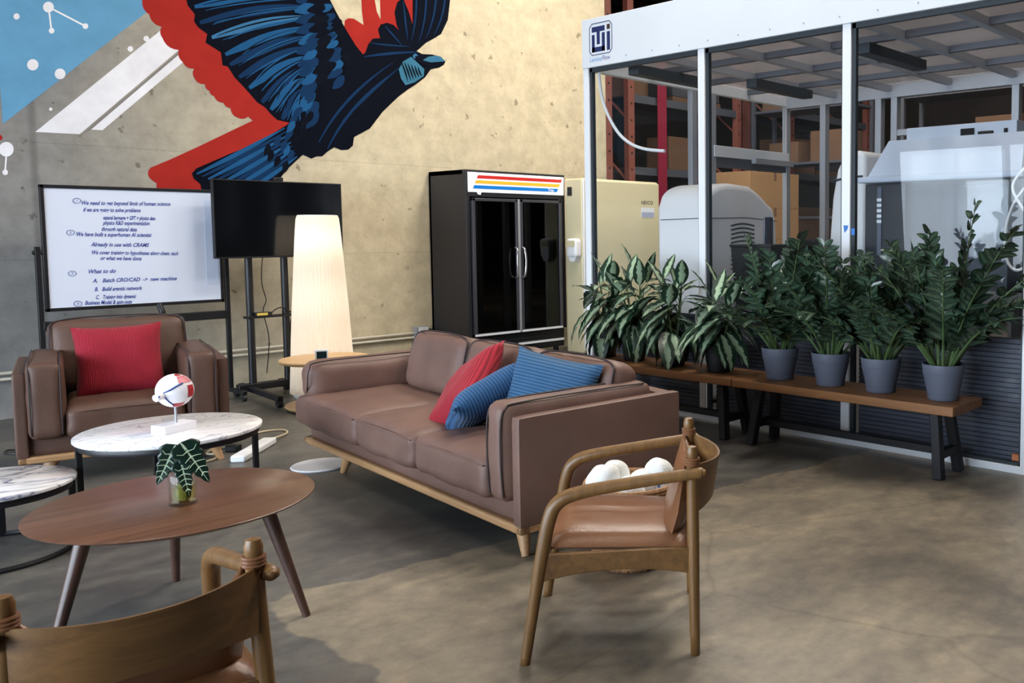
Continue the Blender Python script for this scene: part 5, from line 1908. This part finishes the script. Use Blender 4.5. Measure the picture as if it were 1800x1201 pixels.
# ------------------------------------------------------------------ warehouse behind the glass
def pallet_rack(label, x, y, zs, upright_w=0.13, m='rack_red', span=2.6):
    t = thing('pallet_rack', label, 'rack', (x, y, 0), group='pallet racks')
    for xx in (0, span):
        for yy in (0, 1.0):
            u = MB().box((xx - upright_w / 2, yy - 0.05, 0), (xx + upright_w / 2, yy + 0.05, 5.0))
            uo = u.build('upright', MT[m], t, bevel=0.004)
            if yy == 0:
                for k in range(14):
                    MB().tube([(xx, -0.052, 1.4 + k * 0.25), (xx, -0.048, 1.4 + k * 0.25)], 0.018, 8).build('bolt_hole', MT['black_soft'], uo)
        dg_ = MB()
        for k in range(5):
            dg_.bar((xx, 0, 0.3 + k * 0.95), (xx, 1.0, 1.1 + k * 0.95), 0.03, 0.03)
        dg_.build('brace', MT[m], t, smooth=False)
    for z in zs:
        MB().box((0, -0.04, z - 0.12), (span, 0.0, z)).build('beam', MT['alu_dark'], t, smooth=False)
        MB().box((0, 1.0, z - 0.12), (span, 1.04, z)).build('beam', MT['alu_dark'], t, smooth=False)
        MB().box((0.05, 0, z - 0.03), (span - 0.05, 1.0, z)).build('deck', M_DARK, t, smooth=False)
    return t


pallet_rack('orange red pallet rack seen through the leftmost glass pane', 9.63, 10.0, (1.35, 2.45, 3.55))
pallet_rack('orange red pallet rack at the left edge of the opening behind the glass room', 6.57, 10.0, (1.35, 2.45, 3.55))
pallet_rack('pallet rack far behind the open doorway of the glass room', 13.0, 9.4, (1.3, 2.5, 3.6))
cs = thing('hanging_strap', 'narrow crimson strap hanging beside the orange red rack', 'strap', (10.27, 9.93, 0))
MB().box((-0.10, -0.012, 1.6), (0.10, 0.0, 4.6)).build('strap', MT['rack_crimson'], cs, smooth=False)
MB().box((-0.11, -0.02, 4.58), (0.11, 0.01, 4.64)).build('strap_bracket', MT['alu_dark'], cs, smooth=False)


def carton(label, x, y, z, w, d, h, m='card', rz=0.0):
    t = thing('cardboard_box', label, 'box', (x, y, z), rz, 'cardboard boxes')
    MB().box((-w / 2, -d / 2, 0), (w / 2, d / 2, h)).build('carton', MT[m], t, bevel=0.006)
    MB().box((-w / 2 - 0.001, -0.03, h - 0.0005), (w / 2 + 0.001, 0.03, h + 0.0012)).box((-0.03, -d / 2 - 0.0012, h - 0.12), (0.03, -d / 2 - 0.0005, h)).build('tape_strip', MT['card_dark'], t, smooth=False)
    return t


carton('large cardboard box at the bottom of the stack seen through the doorway', 10.55, 8.3, 0, 1.2, 0.8, 1.33)
carton('cardboard box in the middle of the stack seen through the doorway', 10.55, 8.3, 1.33, 1.2, 0.8, 0.46)
carton('cardboard box topmost of the stack seen through the doorway', 10.55, 8.3, 1.79, 1.2, 0.8, 0.52)
carton('small cardboard box on the rack right of the crimson strap', 10.85, 10.35, 2.45, 0.5, 0.5, 0.55, 'card_dark')
carton('brown box high on the rack left of the crimson strap', 9.95, 10.4, 3.55, 0.5, 0.5, 0.4, 'card_dark')
carton('cardboard box on the far rack seen right of the doorway', 13.6, 9.9, 2.5, 0.8, 0.7, 0.65, 'card_dark')
carton('wide cardboard box on the far rack below the other box', 13.9, 9.9, 1.3, 1.3, 0.7, 0.6, 'card_dark')
for i, (x, y, z, w, d, h, lab) in enumerate([(11.3, 10.5, 3.55, 1.2, 0.8, 0.8, 'dark wrapped pallet load on the top rack shelf'),
                                             (14.6, 9.9, 2.5, 0.9, 0.8, 0.8, 'dark wrapped load on the far rack behind the glass room')]):
    t = thing('pallet_load', lab, 'load', (x, y, z))
    MB().cushion((-w / 2, -d / 2, 0.1), (w / 2, d / 2, h), r=0.04, puff=0.02, n=8, wrinkle=0.01, seed=i).build('wrapped_goods', MT['wares'], t)
    MB().box((-w / 2, -d / 2, 0.0), (w / 2, d / 2, 0.1)).build('pallet', MT['card_dark'], t, smooth=False)
# open shelving to the right, seen through the far side of the glass room
for i, y in enumerate((4.7, 7.6)):
    t = thing('storage_shelf', ['tall dark storage shelf far behind the safety cabinet', 'tall dark storage shelf far behind the middle white post'][i], 'shelf', (12.2, y, 0), group='dark storage shelves')
    for (u, v) in ((0, 0), (0.6, 0), (0, 2.0), (0.6, 2.0)):
        MB().box((u - 0.03, v - 0.03, 0), (u + 0.03, v + 0.03, 4.2)).build('upright', MT['alu_dark'], t, smooth=False)
    for z in (0.8, 1.7, 2.6, 3.5):
        MB().box((-0.02, 0, z - 0.04), (0.62, 2.0, z)).build('shelf_board', MT['alu_dark'], t, smooth=False)
    for j, (yy, z, w_, h) in enumerate([(0.5, 2.6, 0.7, 0.5), (1.4, 2.6, 0.6, 0.35), (0.9, 1.7, 0.8, 0.5), (1.5, 3.5, 0.7, 0.4)]):
        if (i == 0 and j > 0) or j == 2:
            continue
        where = ['right half', 'left half', 'middle', 'top'][j]
        carton('worn carton on the %s of the storage shelf %s' % (where, ['above the safety cabinet', 'behind the middle white post'][i]), 12.5, y + yy, z, 0.5, w_, h, 'card_dark')

# ------------------------------------------------------------------ benches
def bench(label, y0, y1):
    t = thing('plant_bench', label, 'bench', (4.82, (y0 + y1) / 2, 0), 0, 'plant benches')
    h = (y1 - y0) / 2
    MB().box((-0.20, -h, 0.395), (0.20, h, 0.45)).build('bench_top', MT['bench'], t, bevel=0.005)
    for s in (-1, 1):
        ye, yt = s * (h - 0.115), s * (h - 0.165)
        for q in (-1, 1):
            MB().bar((q * 0.130, ye, 0), (q * 0.085, yt, 0.395), 0.058, 0.058, up=(1, 0, 0)).build('leg', MT['bench_black'], t, bevel=0.006)
        MB().box((-0.12, ye - s * 0.012 - 0.02, 0.115), (0.12, ye - s * 0.012 + 0.02, 0.165)).build('cross_stretcher', MT['bench_black'], t, bevel=0.004)
    MB().box((-0.022, -h + 0.13, 0.118), (0.022, h - 0.13, 0.162)).build('long_stretcher', MT['bench_black'], t, bevel=0.004)
    return t


bench('wooden bench with black legs carrying the four grey pots', 2.20, 3.83)
bench('wooden bench with black legs behind the sofa carrying the black pots', 3.84, 5.47)


# ------------------------------------------------------------------ potted plants
def pot(t, r_top, r_bot, h, m, rim=0.03):
    P = MB()
    P.lathe([(0, 0.0), (r_bot * 0.96, 0.0), (r_bot, 0.004), (r_bot * 1.01, h * 0.14), (r_bot * 1.035, h * 0.145), (r_bot * 1.04, h * 0.165), (r_bot * 1.02, h * 0.17),
             (r_top * 0.93, h * 0.70), (r_top * 0.955, h * 0.705), (r_top * 0.96, h * 0.73), (r_top * 0.94, h * 0.74), (r_top * 0.955, h * 0.80), (r_top, h * 0.985), (r_top * 0.99, h), (r_top * 0.955, h), (r_top * 0.92, h * 0.86), (0, h * 0.85)], 48)
    P.build('pot', m, t, angle=50)
    MB().lathe([(0, h * 0.86), (r_top * 0.92, h * 0.86), (r_top * 0.92, h * 0.875), (r_top * 0.5, h * 0.91), (0, h * 0.92)], 32).build('soil', MT['soil'], t)


def lance(t):
    return max(0.015, math.sin(PI * min(1, t ** 0.75)) ** 0.8 if t < 1 else 0.015)


def aglaonema(label, x, y, seed, top):
    t = thing('potted_plant', label, 'plant', (x, y, 0.451), 0, 'variegated plants in black pots')
    R = random.Random(seed)
    pot(t, 0.105, 0.082, 0.20, MT['pot_black'])
    st_, lf = MB(), MB()
    stems = []
    for k in range(6):
        a = k * 2.4 + R.uniform(-0.4, 0.4)
        hgt = R.uniform(0.62, 1.0) * top
        tip = Vector((math.cos(a) * R.uniform(0.05, 0.13), math.sin(a) * R.uniform(0.05, 0.13), 0.19 + hgt * 0.62))
        stems.append((Vector((math.cos(a) * 0.03, math.sin(a) * 0.03, 0.17)), tip))
        st_.tube([stems[-1][0], (stems[-1][0] + tip) / 2 + Vector((0.01, 0.0, 0)), tip], [0.008, 0.007, 0.005], 7, smooth=4)
    cnt = 0
    for (b0, tip) in stems:
        for k in range(7):
            f = 0.14 + 0.86 * k / 6
            a = cnt * 2.399 + R.uniform(-0.3, 0.3)
            cnt += 1
            p = b0.lerp(tip, f)
            el = math.radians(-42 + 105 * f ** 2.6 + R.uniform(-14, 14))
            ln = R.uniform(0.27, 0.35) * (1.0 if f < 0.9 else 0.85)
            d = Vector((math.cos(a) * math.cos(el), math.sin(a) * math.cos(el), math.sin(el)))
            pet = Vector((math.cos(a) * 0.6, math.sin(a) * 0.6, 0.75)).normalized() * R.uniform(0.05, 0.10)
            q = p + pet
            st_.tube([p, p + pet * 0.5 + Vector((0, 0, 0.008)), q], [0.004, 0.003, 0.0025], 6)
            leaf_uv(lf, q, d, (0, 0, 1), ln, ln * R.uniform(0.37, 0.43), lance, n=9, droop=R.uniform(0.4, 0.8) * (1.0 if el < 0.6 else 0.45), fold=0.22, wave=0.06, m=3)
    for v in lf.bm.verts[:] + st_.bm.verts[:]:
        if v.co.x > 0:
            v.co.x = 0.23 * (1 - math.exp(-v.co.x / 0.23))
    st_.build('stems', MT['stem_green'], t)
    lf.build('foliage', MT['agl'], t, angle=180)
    return t


aglaonema('silver variegated plant in a black pot, leftmost of the row beside the fridge', 4.84, 5.33, 11, 0.60)
aglaonema('silver variegated plant in a black pot, second from the left of the row', 4.84, 5.00, 23, 0.66)
aglaonema('silver variegated plant in a black pot, third from the left of the row', 4.80, 4.55, 35, 0.62)
aglaonema('silver variegated plant in a black pot, next to the first grey pot', 4.80, 4.10, 47, 0.58)


def zz_plant(label, x, y, seed, top, extra=()):
    t = thing('potted_plant', label, 'plant', (x, y, 0.451), 0, 'dark leafy plants in grey pots')
    R = random.Random(seed)
    pot(t, 0.128, 0.092, 0.215, MT['pot_grey'])
    st_, lf = MB(), MB()
    specs = []
    for k in range(22):
        a = k * 2.399 + R.uniform(-0.3, 0.3)
        lean = R.uniform(0.45, 1.65) if k > 4 else R.uniform(0.1, 0.45)
        specs.append((a, lean, R.uniform(0.5, 0.82) * top * (1.0 if lean < 1 else 0.85)))
    specs += list(extra)
    for (a, lean, ln) in specs:
        b0 = Vector((math.cos(a) * 0.055, math.sin(a) * 0.055, 0.18))
        n = 16
        pts, dirs = [b0], []
        el = PI / 2 - lean * 0.45
        for i in range(n):
            e = el - lean * 0.65 * (i / n) ** 1.5
            d = Vector((math.cos(a) * math.cos(e), math.sin(a) * math.cos(e), math.sin(e)))
            dirs.append(d)
            pts.append(pts[-1] + d * ln / n)
        dirs.append(dirs[-1])
        st_.tube(pts, [0.011 - 0.0085 * i / n for i in range(n + 1)], 7)
        nl = int(ln / 0.048)
        for k in range(nl):
            f = 0.30 + 0.70 * k / (nl - 1)
            i = min(n - 1, int(f * n))
            fr_ = f * n - i
            p = pts[i].lerp(pts[i + 1], min(1, fr_))
            d = dirs[i]
            side = d.cross(Vector((0, 0, 1)))
            if side.length < 0.05:
                side = Vector((-math.sin(a), math.cos(a), 0))
            side.normalize()
            upv = side.cross(d).normalized()
            for s in (-1, 1):
                dl = (d * R.uniform(0.2, 0.85) + side * s * R.uniform(0.6, 0.95) + upv * R.uniform(-0.35, 0.6)).normalized()
                L_ = R.uniform(0.088, 0.118) * (0.75 + 0.5 * math.sin(PI * min(1, 0.25 + 0.7 * f)))
                leaf_uv(lf, p, dl, upv, L_, L_ * R.uniform(0.44, 0.54), lance, n=5, droop=R.uniform(0.1, 0.5), fold=0.22, m=1)
    for v in lf.bm.verts[:] + st_.bm.verts[:]:
        if v.co.x > 0:
            v.co.x = 0.23 * (1 - math.exp(-v.co.x / 0.23))
    st_.build('stems', MT['stem_green'], t)
    lf.build('foliage', MT['zz'], t, angle=180)
    return t


zz_plant('dark leafy plant in the leftmost grey pot on the bench', 4.83, 3.575, 5, 0.98)
zz_plant('dark leafy plant in the second grey pot from the left on the bench', 4.83, 3.165, 16, 0.98)
zz_plant('dark leafy plant in the third grey pot from the left on the bench', 4.83, 2.79, 28, 0.98)
zz_plant('dark leafy plant in the grey pot at the right end of the bench', 4.83, 2.365, 39, 1.04, extra=[(-1.2, 0.18, 0.98), (-1.9, 0.75, 0.95), (-1.5, 1.05, 0.85)])
